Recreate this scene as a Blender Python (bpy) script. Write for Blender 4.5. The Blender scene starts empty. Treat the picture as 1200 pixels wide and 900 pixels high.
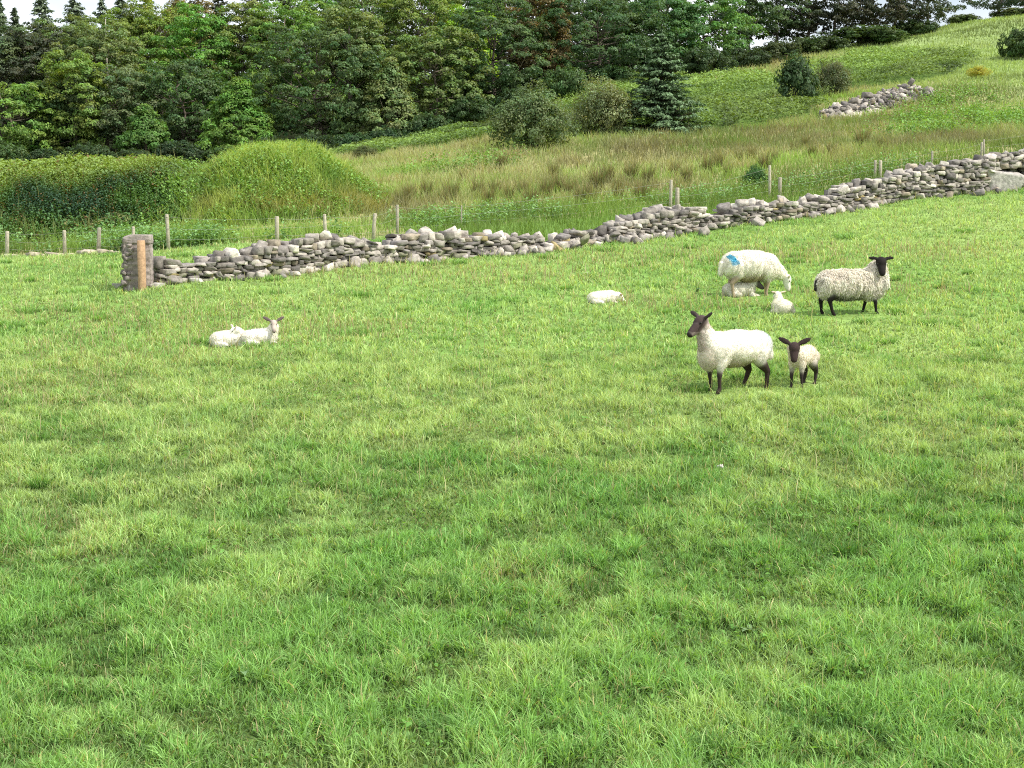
import bpy, bmesh, math, random
import numpy as np
from mathutils import Vector, Matrix, Euler, noise as mnoise

R = np.random.default_rng(7)
random.seed(7)
sc = bpy.context.scene
col = sc.collection
PI = math.pi

# ------------------------------------------------------------------ camera geometry
FPX = 1800.0
PITCH = math.atan(200 / FPX)
CF = np.array([0, math.cos(PITCH), -math.sin(PITCH)])
CU = np.array([0, math.sin(PITCH), math.cos(PITCH)])
CR = np.array([1.0, 0, 0])

def at(u, v, t):
    """world point seen at (u, v) of the 1200x900 photograph at depth t"""
    return t * (CF + (u - 600) / FPX * CR - (v - 450) / FPX * CU)

# ------------------------------------------------------------------ numpy noise
_perm = np.random.default_rng(3).random((256, 256))
def vnoise(x, y):
    xi = np.floor(x).astype(int); yi = np.floor(y).astype(int)
    fx = x - xi; fy = y - yi
    fx = fx * fx * (3 - 2 * fx); fy = fy * fy * (3 - 2 * fy)
    a = _perm[xi & 255, yi & 255]; b = _perm[(xi + 1) & 255, yi & 255]
    c = _perm[xi & 255, (yi + 1) & 255]; d = _perm[(xi + 1) & 255, (yi + 1) & 255]
    return a * (1 - fx) * (1 - fy) + b * fx * (1 - fy) + c * (1 - fx) * fy + d * fx * fy
def fbm(x, y, o=3):
    s = 0; a = .5; n = 0
    for i in range(o):
        s = s + a * vnoise(x * 2 ** i + 17.3 * i, y * 2 ** i + 5.1 * i); n += a; a *= .5
    return s / n
def sm(a, b, x):
    t = np.clip((x - a) / (b - a), 0, 1)
    return t * t * (3 - 2 * t)

# ------------------------------------------------------------------ terrain
WALL_BASE = [(178,334),(233,327),(257,325),(310,322),(350,320),(393,315),(433,308),(470,303),(527,300),(586,297),(619,296),
             (640,290),(664,287),(712,287),(730,287),(748,280),(790,277),(814,273),(838,267),(883,263),(936,256),(965,249),
             (987,248),(1041,238),(1070,233),(1109,229),(1143,224),(1172,222),(1200,218),(1250,208),(1320,196)]
WALL_TOP = [(178,311),(190,306),(205,303),(233,305),(248,297),(257,293),(283,292),(310,287),(350,279),(393,279),(412,284),(433,284),
            (450,283),(463,279),(470,272),(503,265),(527,268),(547,273),(552,270),(586,276),(619,277),(640,281),(664,272),(688,271),(704,270),(712,266),(730,262),
            (748,252),(766,246),(790,246),(814,245),(823,254),(838,251),(852,243),(883,238),(917,236),(936,241),(950,233),(965,228),
            (987,218),(1019,212),(1041,208),(1070,198),(1109,192),(1143,185),(1172,178),(1200,176),(1250,166),(1320,152)]
def wall_t(u):
    return np.interp(u, [160,350,527,700,860,1019,1200,1320], [29.0,31.0,33.5,36.0,38.5,41.0,43.5,45.2])
FENCE = [(-80,302),(8,300),(76,298),(115,296),(157,295),(198,291),(325,284),(382,280),(437,279),(466,276),(530,270),(610,262),(700,254),
         (785,247),(792,247),(901,234),(912,234),(1023,211),(1029,211),(1146,186),(1149,186),(1300,160)]
def fence_t(u):
    return np.interp(u, [-80,0,200,325,466,620,787,905,1023,1200,1300], [37.5,37,35.5,36,38,40,42,44,46,48.5,50])

ctrl = [(0,900,8.9),(600,900,8.9),(1200,900,8.9),(0,600,14.1),(600,600,14.1),(1200,600,14.1),(0,458,19.6),(600,458,19.6),(1200,458,19.6),
        (0,400,23.2),(400,400,23.2),(1200,395,23.6),(886,346,28),(1005,362,26.3),(0,340,29),(160,338,29),(600,340,29),(1200,300,32)]
ctrl += [(u, v, float(wall_t(u))) for u, v in WALL_BASE[::3]]
ctrl += [(u, v, float(fence_t(u))) for u, v in FENCE[::2]]
ctrl += [(430,215,56),(520,200,58),(600,215,52),(700,200,55),(820,185,57),(950,170,59),(1080,158,60),(1200,150,60),
         (560,186,62),(625,174,64),(700,158,69),(770,156,69),(850,142,74),(930,124,80),(965,112,84),(960,143,72.5),(1030,137,73.5),(1092,112,76.5),(1060,96,86),
         (1150,92,84),(1200,120,72),(1200,60,102),(1060,42,122),(1150,27,130),(1200,23,130),(1300,12,130),(850,80,105),(950,62,115),(760,92,104),
         (700,96,103),(600,122,100),(520,146,98),(450,168,95),(300,188,92),(100,192,92),(-60,194,92),(400,190,78),(300,215,66),(100,225,66),(-60,225,66)]
cp = np.array([at(*c) for c in ctrl])
extra = [(-75,92,2.6),(-75,140,8),(-40,145,9.5),(-10,145,12.5),(10,150,13),(24,140,12),(45,160,14.5),(-20,190,14),(30,195,10),(70,190,11),(-80,190,9),
         (-60,5,-3.6),(60,5,-2.6),(0,-5,-4),(-60,30,-1.6),(80,60,4.5),(100,120,16),(120,60,7),(-110,60,-.5),(-110,120,4),(120,190,11),(-120,190,8)]
cp = np.vstack([cp, np.array(extra, float)])
def _phi(r2): return 0.5 * r2 * np.log(np.maximum(r2, 1e-9))
_n = len(cp); SC = 30.0
_q = cp[:, :2] / SC
_K = _phi(((_q[:, None] - _q[None]) ** 2).sum(-1)) + np.eye(_n) * 2e-4
_P = np.c_[np.ones(_n), _q]
_A = np.zeros((_n + 3, _n + 3)); _A[:_n, :_n] = _K; _A[:_n, _n:] = _P; _A[_n:, :_n] = _P.T
_w = np.linalg.solve(_A, np.r_[cp[:, 2], 0, 0, 0])
def tps(x, y):
    out = np.empty(x.shape)
    xs = x.ravel() / SC; ys = y.ravel() / SC; o = out.ravel()
    for i in range(0, len(xs), 100000):
        a = xs[i:i+100000, None]; b = ys[i:i+100000, None]
        k = _phi((a - _q[:, 0]) ** 2 + (b - _q[:, 1]) ** 2)
        o[i:i+100000] = k @ _w[:_n] + _w[_n] + _w[_n+1] * a[:, 0] + _w[_n+2] * b[:, 0]
    return o.reshape(x.shape)

XB = at(236, 270, 43)[0]
XM = at(326, 200, 45.5)[0]
def bank(x, y):
    b = 1.55 * sm(39.2, 43.2, y + .8 * (vnoise(x * .35, y * .2) - .5)) * (1 - sm(46.5, 54, y)) * (1 - sm(XB - 1.5, XB + 2, x)) * (.97 + .06 * vnoise(x * .3 + 9, y * .3))
    d = np.sqrt(((x - XM) / 3.1) ** 2 + ((y - 45.3) / 4.6) ** 2)
    m = 1.78 * (1 - sm(.25, 1.25, d))
    return np.maximum(b, m)
def H(x, y):
    x = np.asarray(x, float); y = np.asarray(y, float)
    r = np.maximum(0, np.maximum(np.abs(x) - 100, np.maximum(y - 185, -y - 8)))
    xc = np.clip(x, -110, 110); yc = np.clip(y, -10, 190)
    z = tps(xc, yc)
    f = 1 - sm(0, 300, r)
    z = z * f + 4 * (1 - f)
    near = (y > -10) & (y < 60)
    z = z + np.where(near, .10 * (fbm(x * .45, y * .45, 3) - .5) + .05 * (vnoise(x * 1.7 + 40, y * 1.7) - .5), 0.0)
    z = z + np.where(y > 55, .5 * (fbm(x * .25 + 7, y * .25, 3) - .5) * sm(55, 70, y), 0)
    return z + bank(x, y)
def Hs(x, y): return float(H(np.array([x]), np.array([y]))[0])
def ground_at(u, v, lo=6, hi=160):
    ts = np.linspace(lo, hi, 1600)
    p = ts[:, None] * at(u, v, 1.0)[None]
    d = p[:, 2] - H(p[:, 0], p[:, 1])
    i = int(np.argmax(d < 0))
    return Vector(p[i]) if i else Vector(p[-1])
def on_ground(u, t):
    x = at(u, 300, t)[0]; y = at(u, 300, t)[1]
    return Vector((x, y, Hs(x, y)))

# ------------------------------------------------------------------ mesh helpers
def mesh_np(name, verts, faces_list, colors=None, smooth=False):
    """faces_list: list of (N,k) int arrays"""
    me = bpy.data.meshes.new(name)
    verts = np.asarray(verts, np.float32)
    me.vertices.add(len(verts)); me.vertices.foreach_set('co', verts.ravel())
    loops = np.concatenate([f.ravel() for f in faces_list]).astype(np.int32)
    tot = np.concatenate([np.full(len(f), f.shape[1], np.int32) for f in faces_list])
    st = np.r_[0, np.cumsum(tot)[:-1]].astype(np.int32)
    me.loops.add(len(loops)); me.loops.foreach_set('vertex_index', loops)
    me.polygons.add(len(tot)); me.polygons.foreach_set('loop_start', st)
    if colors is not None:
        c = np.ones((len(verts), 4), np.float32); c[:, :3] = colors
        a = me.color_attributes.new('Col', 'FLOAT_COLOR', 'POINT'); a.data.foreach_set('color', c.ravel())
    me.update(calc_edges=True)
    if smooth: me.polygons.foreach_set('use_smooth', np.ones(len(tot), bool))
    return me
def obj(name, me, mat, parent=None, loc=None):
    o = bpy.data.objects.new(name, me); col.objects.link(o)
    if mat is not None:
        if len(me.materials) == 0: me.materials.append(mat)
    if parent is not None: o.parent = parent
    if loc is not None: o.location = loc
    return o
def tag(o, label, cat=None, group=None, kind=None):
    if label: o['label'] = label
    if cat: o['category'] = cat
    if group: o['group'] = group
    if kind: o['kind'] = kind
    return o
def empty(name, loc, rz=0, s=1):
    o = bpy.data.objects.new(name, None); col.objects.link(o); o.empty_display_size = .2
    o.location = loc; o.rotation_euler = (0, 0, rz); o.scale = (s, s, s) if not hasattr(s, '__len__') else s
    return o
def unit(a):
    return a / np.maximum(np.linalg.norm(a, axis=-1, keepdims=True), 1e-9)

class Acc:
    """collects vertices, faces and vertex colours of one mesh"""
    def __init__(s): s.v = []; s.f = {}; s.c = []; s.n = 0
    def add(s, v, faces, c):
        v = np.asarray(v, float); s.v.append(v)
        c = np.broadcast_to(np.asarray(c, float), (len(v), 3)); s.c.append(c)
        for f in faces:
            f = np.asarray(f); s.f.setdefault(f.shape[1], []).append(f + s.n)
        s.n += len(v)
    def mesh(s, name, smooth=False):
        return mesh_np(name, np.vstack(s.v), [np.vstack(a) for a in s.f.values()], np.vstack(s.c), smooth)

def tube(acc, pts, rad, c, n=6, cap=True):
    pts = np.asarray(pts, float); k = len(pts)
    rings = []
    for i in range(k):
        d = pts[min(i+1, k-1)] - pts[max(i-1, 0)]; d = d / max(np.linalg.norm(d), 1e-9)
        a = np.cross(d, [0.31, .95, .05]); a /= np.linalg.norm(a); b = np.cross(d, a)
        th = np.arange(n) * 2 * PI / n
        rings.append(pts[i] + rad[i] * (np.cos(th)[:, None] * a + np.sin(th)[:, None] * b))
    v = np.vstack(rings); fs = []
    for i in range(k - 1):
        for j in range(n):
            fs.append((i*n+j, i*n+(j+1) % n, (i+1)*n+(j+1) % n, (i+1)*n+j))
    faces = [np.array(fs)]
    if cap: faces += [np.array([list(range(n))[::-1]]), np.array([[(k-1)*n + j for j in range(n)]])] if n != 4 else [np.array([[3,2,1,0]]), np.array([[(k-1)*4+j for j in range(4)]])]
    acc.add(v, faces, c)

def leaves(centers, normals, length, width, colors, fold=.18, dirs=None):
    """diamond leaf cards: returns verts, faces, colours"""
    n = len(centers)
    nr = unit(normals)
    if dirs is None: dirs = R.normal(size=(n, 3))
    d = unit(dirs - (dirs * nr).sum(1, keepdims=True) * nr)
    s = np.cross(nr, d)
    L = np.broadcast_to(length, (n,))[:, None]; W = np.broadcast_to(width, (n,))[:, None]
    v = np.empty((n, 4, 3))
    v[:, 0] = centers - d * L * .5
    v[:, 1] = centers + s * W * .5 + nr * fold * W - d * L * .04
    v[:, 2] = centers + d * L * .5 - nr * .12 * L
    v[:, 3] = centers - s * W * .5 + nr * fold * W - d * L * .04
    f = np.arange(n * 4).reshape(n, 4)
    return v.reshape(-1, 3), f, np.repeat(colors, 4, 0)

def blades(base, h, w, lean, az, colors, seg=3, droop=.5, tipc=None, root=.55):
    """grass blades: base (n,3), height, width, lean 0..1, azimuth of lean; seg quads then a tip"""
    n = len(base)
    dirv = np.stack([np.cos(az), np.sin(az), np.zeros(n)], 1)
    fa = R.uniform(0, PI, n)
    sd = np.stack([np.cos(fa), np.sin(fa), np.zeros(n)], 1)
    k = 2 * seg + 1
    v = np.empty((n, k, 3)); c = np.empty((n, k, 3))
    for i in range(seg + 1):
        q = i / seg
        out = lean * h * (q ** (1.6 + droop))
        up = h * (q - droop * lean * .55 * q ** 3)
        ctr = base + dirv * out[:, None]; ctr[:, 2] += up
        sh = root + (1 - root) * min(1, q * 1.6)  # darker towards the root: shade deep in the grass painted into the colour
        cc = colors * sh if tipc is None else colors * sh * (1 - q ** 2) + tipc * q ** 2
        if i < seg:
            ww = (w * (1 - .55 * q ** 1.5) * .5)[:, None]
            v[:, 2*i] = ctr - sd * ww; v[:, 2*i+1] = ctr + sd * ww
            c[:, 2*i] = cc; c[:, 2*i+1] = cc
        else:
            v[:, k-1] = ctr; c[:, k-1] = cc
    off = (np.arange(n) * k)[:, None]
    quads = [off + np.array([[2*i, 2*i+1, 2*i+3, 2*i+2]]) for i in range(seg - 1)]
    tri = off + np.array([[k-3, k-2, k-1]])
    return v.reshape(-1, 3), ([np.vstack(quads)] if quads else []) + [tri], c.reshape(-1, 3)

# ------------------------------------------------------------------ materials
def new_mat(name):
    m = bpy.data.materials.new(name); m.use_nodes = True
    nt = m.node_tree; nt.nodes.clear()
    out = nt.nodes.new('ShaderNodeOutputMaterial')
    return m, nt, out
def leaf_mat(name, trans=.35, spec=.25, rough=.5, objcol=False, tint=(1.25, 1.15, .45)):
    m, nt, out = new_mat(name)
    N = nt.nodes.new; L = nt.links.new
    a = N('ShaderNodeAttribute'); a.attribute_name = 'Col'
    c = a.outputs['Color']
    if objcol:
        oi = N('ShaderNodeObjectInfo'); mx = N('ShaderNodeMix'); mx.data_type = 'RGBA'; mx.blend_type = 'MULTIPLY'; mx.inputs[0].default_value = 1
        L(c, mx.inputs[6]); L(oi.outputs['Color'], mx.inputs[7]); c = mx.outputs[2]
    p = N('ShaderNodeBsdfPrincipled'); p.inputs['Roughness'].default_value = rough; p.inputs['Specular IOR Level'].default_value = spec
    L(c, p.inputs['Base Color'])
    t = N('ShaderNodeBsdfTranslucent')
    tm = N('ShaderNodeMix'); tm.data_type = 'RGBA'; tm.blend_type = 'MULTIPLY'; tm.inputs[0].default_value = 1
    L(c, tm.inputs[6]); tm.inputs[7].default_value = (*tint, 1); L(tm.outputs[2], t.inputs['Color'])
    mix = N('ShaderNodeMixShader'); mix.inputs[0].default_value = trans
    L(p.outputs[0], mix.inputs[1]); L(t.outputs[0], mix.inputs[2]); L(mix.outputs[0], out.inputs[0])
    return m
def vcol_mat(name, rough=.9, spec=.1, nscale=40, namt=.35, bump=.3, bdist=.01, sheen=0):
    m, nt, out = new_mat(name)
    N = nt.nodes.new; L = nt.links.new
    a = N('ShaderNodeAttribute'); a.attribute_name = 'Col'
    tc = N('ShaderNodeTexCoord')
    nz = N('ShaderNodeTexNoise'); nz.inputs['Scale'].default_value = nscale; nz.inputs['Detail'].default_value = 5; nz.inputs['Roughness'].default_value = .65
    L(tc.outputs['Object'], nz.inputs['Vector'])
    mr = N('ShaderNodeMapRange'); mr.inputs[1].default_value = .3; mr.inputs[2].default_value = .7; mr.inputs[3].default_value = 1 - namt; mr.inputs[4].default_value = 1 + namt
    L(nz.outputs['Fac'], mr.inputs[0])
    mx = N('ShaderNodeMix'); mx.data_type = 'RGBA'; mx.blend_type = 'MULTIPLY'; mx.inputs[0].default_value = 1
    L(a.outputs['Color'], mx.inputs[6]); L(mr.outputs[0], mx.inputs[7])
    p = N('ShaderNodeBsdfPrincipled'); p.inputs['Roughness'].default_value = rough; p.inputs['Specular IOR Level'].default_value = spec
    if sheen: p.inputs['Sheen Weight'].default_value = sheen
    L(mx.outputs[2], p.inputs['Base Color'])
    bp = N('ShaderNodeBump'); bp.inputs['Strength'].default_value = bump; bp.inputs['Distance'].default_value = bdist
    L(nz.outputs['Fac'], bp.inputs['Height']); L(bp.outputs[0], p.inputs['Normal'])
    L(p.outputs[0], out.inputs[0])
    return m
M_GRASS = leaf_mat('grass_blade', .42, .22, .55)
M_LEAF = leaf_mat('tree_leaf', .36, .3, .5, objcol=True)
M_NEEDLE = leaf_mat('needle', .12, .25, .6, objcol=True, tint=(1, 1.1, .6))
M_PLANT = leaf_mat('plant_leaf', .32, .3, .5)
M_BARK = vcol_mat('bark', .9, .1, 14, .4, .6, .03)
M_STONE = vcol_mat('stone', .9, .15, 9, .42, .8, .03)
M_WOOD = vcol_mat('weathered_wood', .85, .15, 22, .3, .4, .008)
M_SKIN = vcol_mat('animal_coat', .8, .15, 35, .14, .3, .006)
M_WOOL = leaf_mat('wool', .45, .02, 1.0, tint=(1, 1, 1))
M_EYE = vcol_mat('eye', .15, .6, 5, .05, .0, .001)
M_WIRE = vcol_mat('wire', .6, .4, 20, .2, .0, .001)

# ------------------------------------------------------------------ ground zones (world space patches)
def patch(x, y, u, v, t, rx, ry):
    p = at(u, v, t)
    d = np.sqrt(((x - p[0]) / rx) ** 2 + ((y - p[1]) / ry) ** 2)
    d = d + .5 * (fbm(x * .35 + u, y * .35, 3) - .5) * 1.6
    return 1 - sm(.7, 1.05, d)
BRACKEN = [(470,172,86,6.5,9),(550,158,82,5.5,8),(420,184,82,3.5,6),(800,135,74,5.0,7),(860,118,80,4.5,7),(740,150,72,3.0,4),(700,148,72,3.2,4),(1010,85,92,5.5,8),(1060,75,98,4.5,7),(900,130,77,3,5),(830,95,92,5,7),(720,100,95,7,7)]
def bracken_mask(x, y):
    m = np.zeros(x.shape)
    for b in BRACKEN: m = np.maximum(m, patch(x, y, *b))
    return m
PINK = [(175,405,23,2.0,3.0),(60,455,19.6,1.6,1.6),(60,640,13.2,.8,.8),(300,390,24,2.5,1.4),(160,370,26,3,1.4),(640,690,12.2,.6,.5),(800,355,27,2,1),(1050,345,28,2.2,1.2),
        (560,330,30.5,4,1.6),(900,310,33,6,2)]
def pink_mask(x, y):
    m = np.zeros(x.shape)
    for b in PINK: m = np.maximum(m, patch(x, y, *b))
    return m
FX = np.array([at(u, v, float(fence_t(u)))[:2] for u, v in FENCE])
WX = np.array([at(u, v, float(wall_t(u)))[:2] for u, v in WALL_BASE])
def fence_y(x): return np.interp(x, FX[:, 0], FX[:, 1])
def wall_y(x): return np.interp(x, WX[:, 0], WX[:, 1], left=99)

# ------------------------------------------------------------------ the ground sheet
def ground_color(x, y):
    n1 = fbm(x * .18, y * .18, 4); n2 = fbm(x * .9 + 30, y * .9, 3)
    past = np.array([.17, .30, .07]); past2 = np.array([.26, .37, .11])
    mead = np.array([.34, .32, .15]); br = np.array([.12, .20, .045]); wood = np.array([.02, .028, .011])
    c = past + (past2 - past) * sm(.35, .7, n1)[:, None]
    c = c * (1 - .6 * (1 - sm(10, 24, y))[:, None])  # near ground darkened, painting in the shade between blades
    far = sm(-.3, .8, y - fence_y(x))[:, None]
    mc = mead * (.75 + .5 * n2)[:, None]
    hill = (sm(-2, 6, x - 22) * sm(62, 72, y))[:, None]
    mc = mc * (1 - hill) + np.array([.27, .36, .13]) * hill * (.75 + .5 * n2)[:, None]
    c = c * (1 - far) + mc * far
    m = bracken_mask(x, y)[:, None] * far
    c = c * (1 - m) + br * (.7 + .6 * n2)[:, None] * m
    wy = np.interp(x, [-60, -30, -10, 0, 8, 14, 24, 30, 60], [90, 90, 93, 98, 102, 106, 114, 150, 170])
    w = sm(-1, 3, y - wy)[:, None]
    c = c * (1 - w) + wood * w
    mb = sm(.3, .9, bank(x, y))[:, None]
    c = c * (1 - mb) + np.array([.10, .15, .035]) * mb
    return c
def build_ground():
    xs = np.unique(np.concatenate([np.linspace(-22, 24, 200), np.linspace(-100, 100, 210), [-2500, -1200, -600, -300, -180, -130, 130, 180, 300, 600, 1200, 2500]]))
    ys = np.unique(np.concatenate([np.linspace(4, 60, 240), np.linspace(60, 185, 130), [-2500, -900, -300, -100, -50, -20, -8, -2, 210, 260, 350, 500, 800, 1400, 2500]]))
    X, Y = np.meshgrid(xs, ys); x = X.ravel(); y = Y.ravel()
    z = H(x, y)
    nx, ny = len(xs), len(ys)
    i = np.arange(nx * ny).reshape(ny, nx)
    f = np.stack([i[:-1, :-1], i[:-1, 1:], i[1:, 1:], i[1:, :-1]], -1).reshape(-1, 4)
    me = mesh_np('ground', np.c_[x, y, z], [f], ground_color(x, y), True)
    m = vcol_mat('earth_and_turf', .95, .05, 3.0, .35, .5, .06)
    tag(obj('ground', me, m), None, None, None, 'structure')
build_ground()

# ------------------------------------------------------------------ grass
def grass_col(n, x, y):
    """per-blade pasture colours"""
    n1 = fbm(x * .22 + 3, y * .22, 3); n2 = fbm(x * 1.7, y * 1.3 + 8, 3)
    rich = np.array([.215, .445, .11]); yel = np.array([.50, .665, .265]); blue = np.array([.18, .36, .15]); straw = np.array([.66, .58, .30]); pink = np.array([.30, .22, .13])
    t = sm(.33, .70, n1 * .42 + n2 * .58 + .26 * sm(10, 21, y) - .10)[:, None]
    c = rich * (1 - t) + yel * t
    b = R.random(n)
    sel = b < .16; c[sel] = c[sel] * .45 + blue * .55
    t2 = sm(9, 17, y)[:, None]; mean = rich * .62 + yel * .38; c = c * (.55 + .45 * t2) + mean * (.45 * (1 - t2))
    sel = (b > .16) & (b < .24); c[sel] = c[sel] * .5 + np.array([.50, .60, .30]) * .5  # a few paler blades, bright highlights painted into their colour
    sel = b > .962; c[sel] = straw * R.uniform(.6, 1.1, (sel.sum(), 1))
    pm = pink_mask(x, y); sel = R.random(n) < pm * .11
    c[sel] = c[sel] * .4 + (pink * 1.1) * R.uniform(.7, 1.2, (sel.sum(), 1))
    return np.minimum(c * R.uniform(.62, 1.42, (n, 1)), .88)
def scatter(n, y0, y1, power, margin=2.5):
    """random ground points in the part of the world the camera looks at, thinning out with distance"""
    u = R.random(n)
    a = 2 - power
    y = (y0 ** a + u * (y1 ** a - y0 ** a)) ** (1 / a)
    hw = y * .334 + margin
    x = R.uniform(-1, 1, n) * hw
    return x, y
SHEEP_AT = [(*ground_at(u, v)[:2], r) for u, v, r in [(862,457,.85),(940,453,.45),(990,368,.9),(882,347,.9),(268,406,.35),(304,404,.35),(706,355,.4),(916,367,.4)]]
def build_pasture():
    acc = Acc()
    # coarse dark tufts the sheep leave uneaten
    cx, cy = scatter(200, 8, 36, 1.2)
    for qx, qy in zip(cx, cy):
        if qy > min(fence_y(qx), wall_y(qx)) - .5: continue
        m = 120; rr = R.uniform(.06, .22); a = R.uniform(0, 2 * PI, m); q = np.sqrt(R.random(m)) * rr
        x = qx + np.cos(a) * q * 1.5; y = qy + np.sin(a) * q
        c = (np.array([.13, .29, .075]) + np.array([.12, .16, .05]) * min(1, max(0, (qy - 12) / 12)) + R.normal(0, .02)) * R.uniform(.6, 1.4, (m, 1))
        acc.add(*blades(np.c_[x, y, H(x, y) - .01], R.uniform(.07, .22 if qy < 16 else .16, m), R.uniform(.005, .009, m) * max(1, qy / 14), np.clip(R.normal(.5, .3, m), 0, 1.2), a + R.normal(0, .5, m), c, 3, .6, None, .35))
    def batch(n, y0, y1, power, seg, hmin, hmax, wmul, root):
        x, y = scatter(n, y0, y1, power)
        # pull part of the blades towards tussock centres
        k = R.random(len(x)) < .58
        cell = .16 + .12 * vnoise(x * .5, y * .5)
        gx = (np.floor(x / cell) + .5) * cell; gy = (np.floor(y / cell) + .5) * cell
        j1 = (vnoise(gx * 37.7, gy * 29.3) - .5) * cell; j2 = (vnoise(gx * 21.1 + 7, gy * 43.9) - .5) * cell
        x2 = np.where(k, x + (gx + j1 - x) * .7, x); y2 = np.where(k, y + (gy + j2 - y) * .7, y)
        lim = np.where(x2 < at(480, 275, 38)[0], fence_y(x2) - .1, np.minimum(fence_y(x2), wall_y(x2)) + .1)
        ok = y2 < lim
        x, y, gx, gy, k = x2[ok], y2[ok], (gx + j1)[ok], (gy + j2)[ok], k[ok]
        n = len(x)
        hn = fbm(x * 1.5, y * 1.5, 3); hn2 = vnoise(x * 4.1 + 11, y * 4.1)
        h = (hmin + (hmax - hmin) * np.clip(sm(.3, .7, hn * .5 + hn2 * .5) + .25 * (hn - .5), 0, 1.3)) * R.uniform(.55, 1.25, n)
        h *= np.where(R.random(n) < .015, 1.6, 1)
        for ax, ay, ar in SHEEP_AT:
            h = h * (1 - .6 * (1 - sm(.5, 1.15, np.hypot(x - ax, y - ay) / ar)))
        w = R.uniform(.0035, .0075, n) * wmul
        lean = np.clip(R.normal(.55, .3, n), .05, 1.25)
        az = np.where(k, np.arctan2(y - gy, x - gx) + R.normal(0, .7, n), R.uniform(0, 2 * PI, n))
        c = grass_col(n, x, y)
        dk = sm(.62, .35, hn2 * .5 + hn * .5)
        c *= (.72 + .34 * sm(.25, .65, hn * .5 + hn2 * .5))[:, None]  # hollows of shorter grass darkened, their shade painted into the blades
        base = np.c_[x, y, H(x, y) - .01]
        acc.add(*blades(base, h, w, lean, az, c, seg, .55, None, root))
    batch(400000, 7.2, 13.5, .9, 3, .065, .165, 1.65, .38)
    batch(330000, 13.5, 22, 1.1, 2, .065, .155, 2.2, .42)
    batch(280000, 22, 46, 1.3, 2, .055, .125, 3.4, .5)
    # seed stalks and straw
    for (n, y0, y1, w) in ((1600, 8, 14, .004), (4200, 14, 24, .0075), (4200, 24, 44, .014)):
        x, y = scatter(n, y0, y1, .8)
        ok = y < np.minimum(fence_y(x), wall_y(x)) - .3
        x, y = x[ok], y[ok]; n = len(x)
        cc = np.array([.62, .58, .32]) * R.uniform(.6, 1.25, (n, 1)); g = R.random(n) < .5; cc[g] = np.array([.42, .56, .20]) * R.uniform(.7, 1.3, (g.sum(), 1))
        acc.add(*blades(np.c_[x, y, H(x, y)], R.uniform(.14, .30, n), np.full(n, w), np.clip(R.normal(.5, .4, n), 0, 1.5), R.uniform(0, 2 * PI, n), cc, 3, .7))
    # pinkish seed heads
    x, y = scatter(60000, 9, 40, .8)
    ok = (pink_mask(x, y) > R.random(len(x)) * 3.0) & (y < np.minimum(fence_y(x), wall_y(x)) - .3)
    x, y = x[ok], y[ok]; n = len(x)
    cc = np.array([.55, .47, .29]) * R.uniform(.6, 1.2, (n, 1))
    acc.add(*blades(np.c_[x, y, H(x, y)], R.uniform(.16, .28, n), R.uniform(.3, .55, n) * .001 * np.clip(y, 9, 30), R.uniform(.1, .6, n), R.uniform(0, 2 * PI, n), cc, 2, .3))
    # broad clover-like leaves low in the sward
    x, y = scatter(16000, 7.5, 26, 1.0)
    ok = fbm(x * .8 + 50, y * .8, 2) > .5
    x, y = x[ok], y[ok]; n = len(x)
    cc = np.array([.17, .36, .08]) * R.uniform(.7, 1.4, (n, 1))
    nr = R.normal(0, .45, (n, 3)); nr[:, 2] = 1
    v, f, c = leaves(np.c_[x, y, H(x, y) + R.uniform(.03, .1, n)], nr, R.uniform(.02, .045, n) * 1.3, R.uniform(.015, .03, n) * 1.3, cc)
    acc.add(v, [f], c)
    tag(obj('pasture_grass', acc.mesh('pasture_grass'), M_GRASS), 'short grazed green pasture grass covering the whole field', 'grass', None, 'stuff')
build_pasture()

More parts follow.
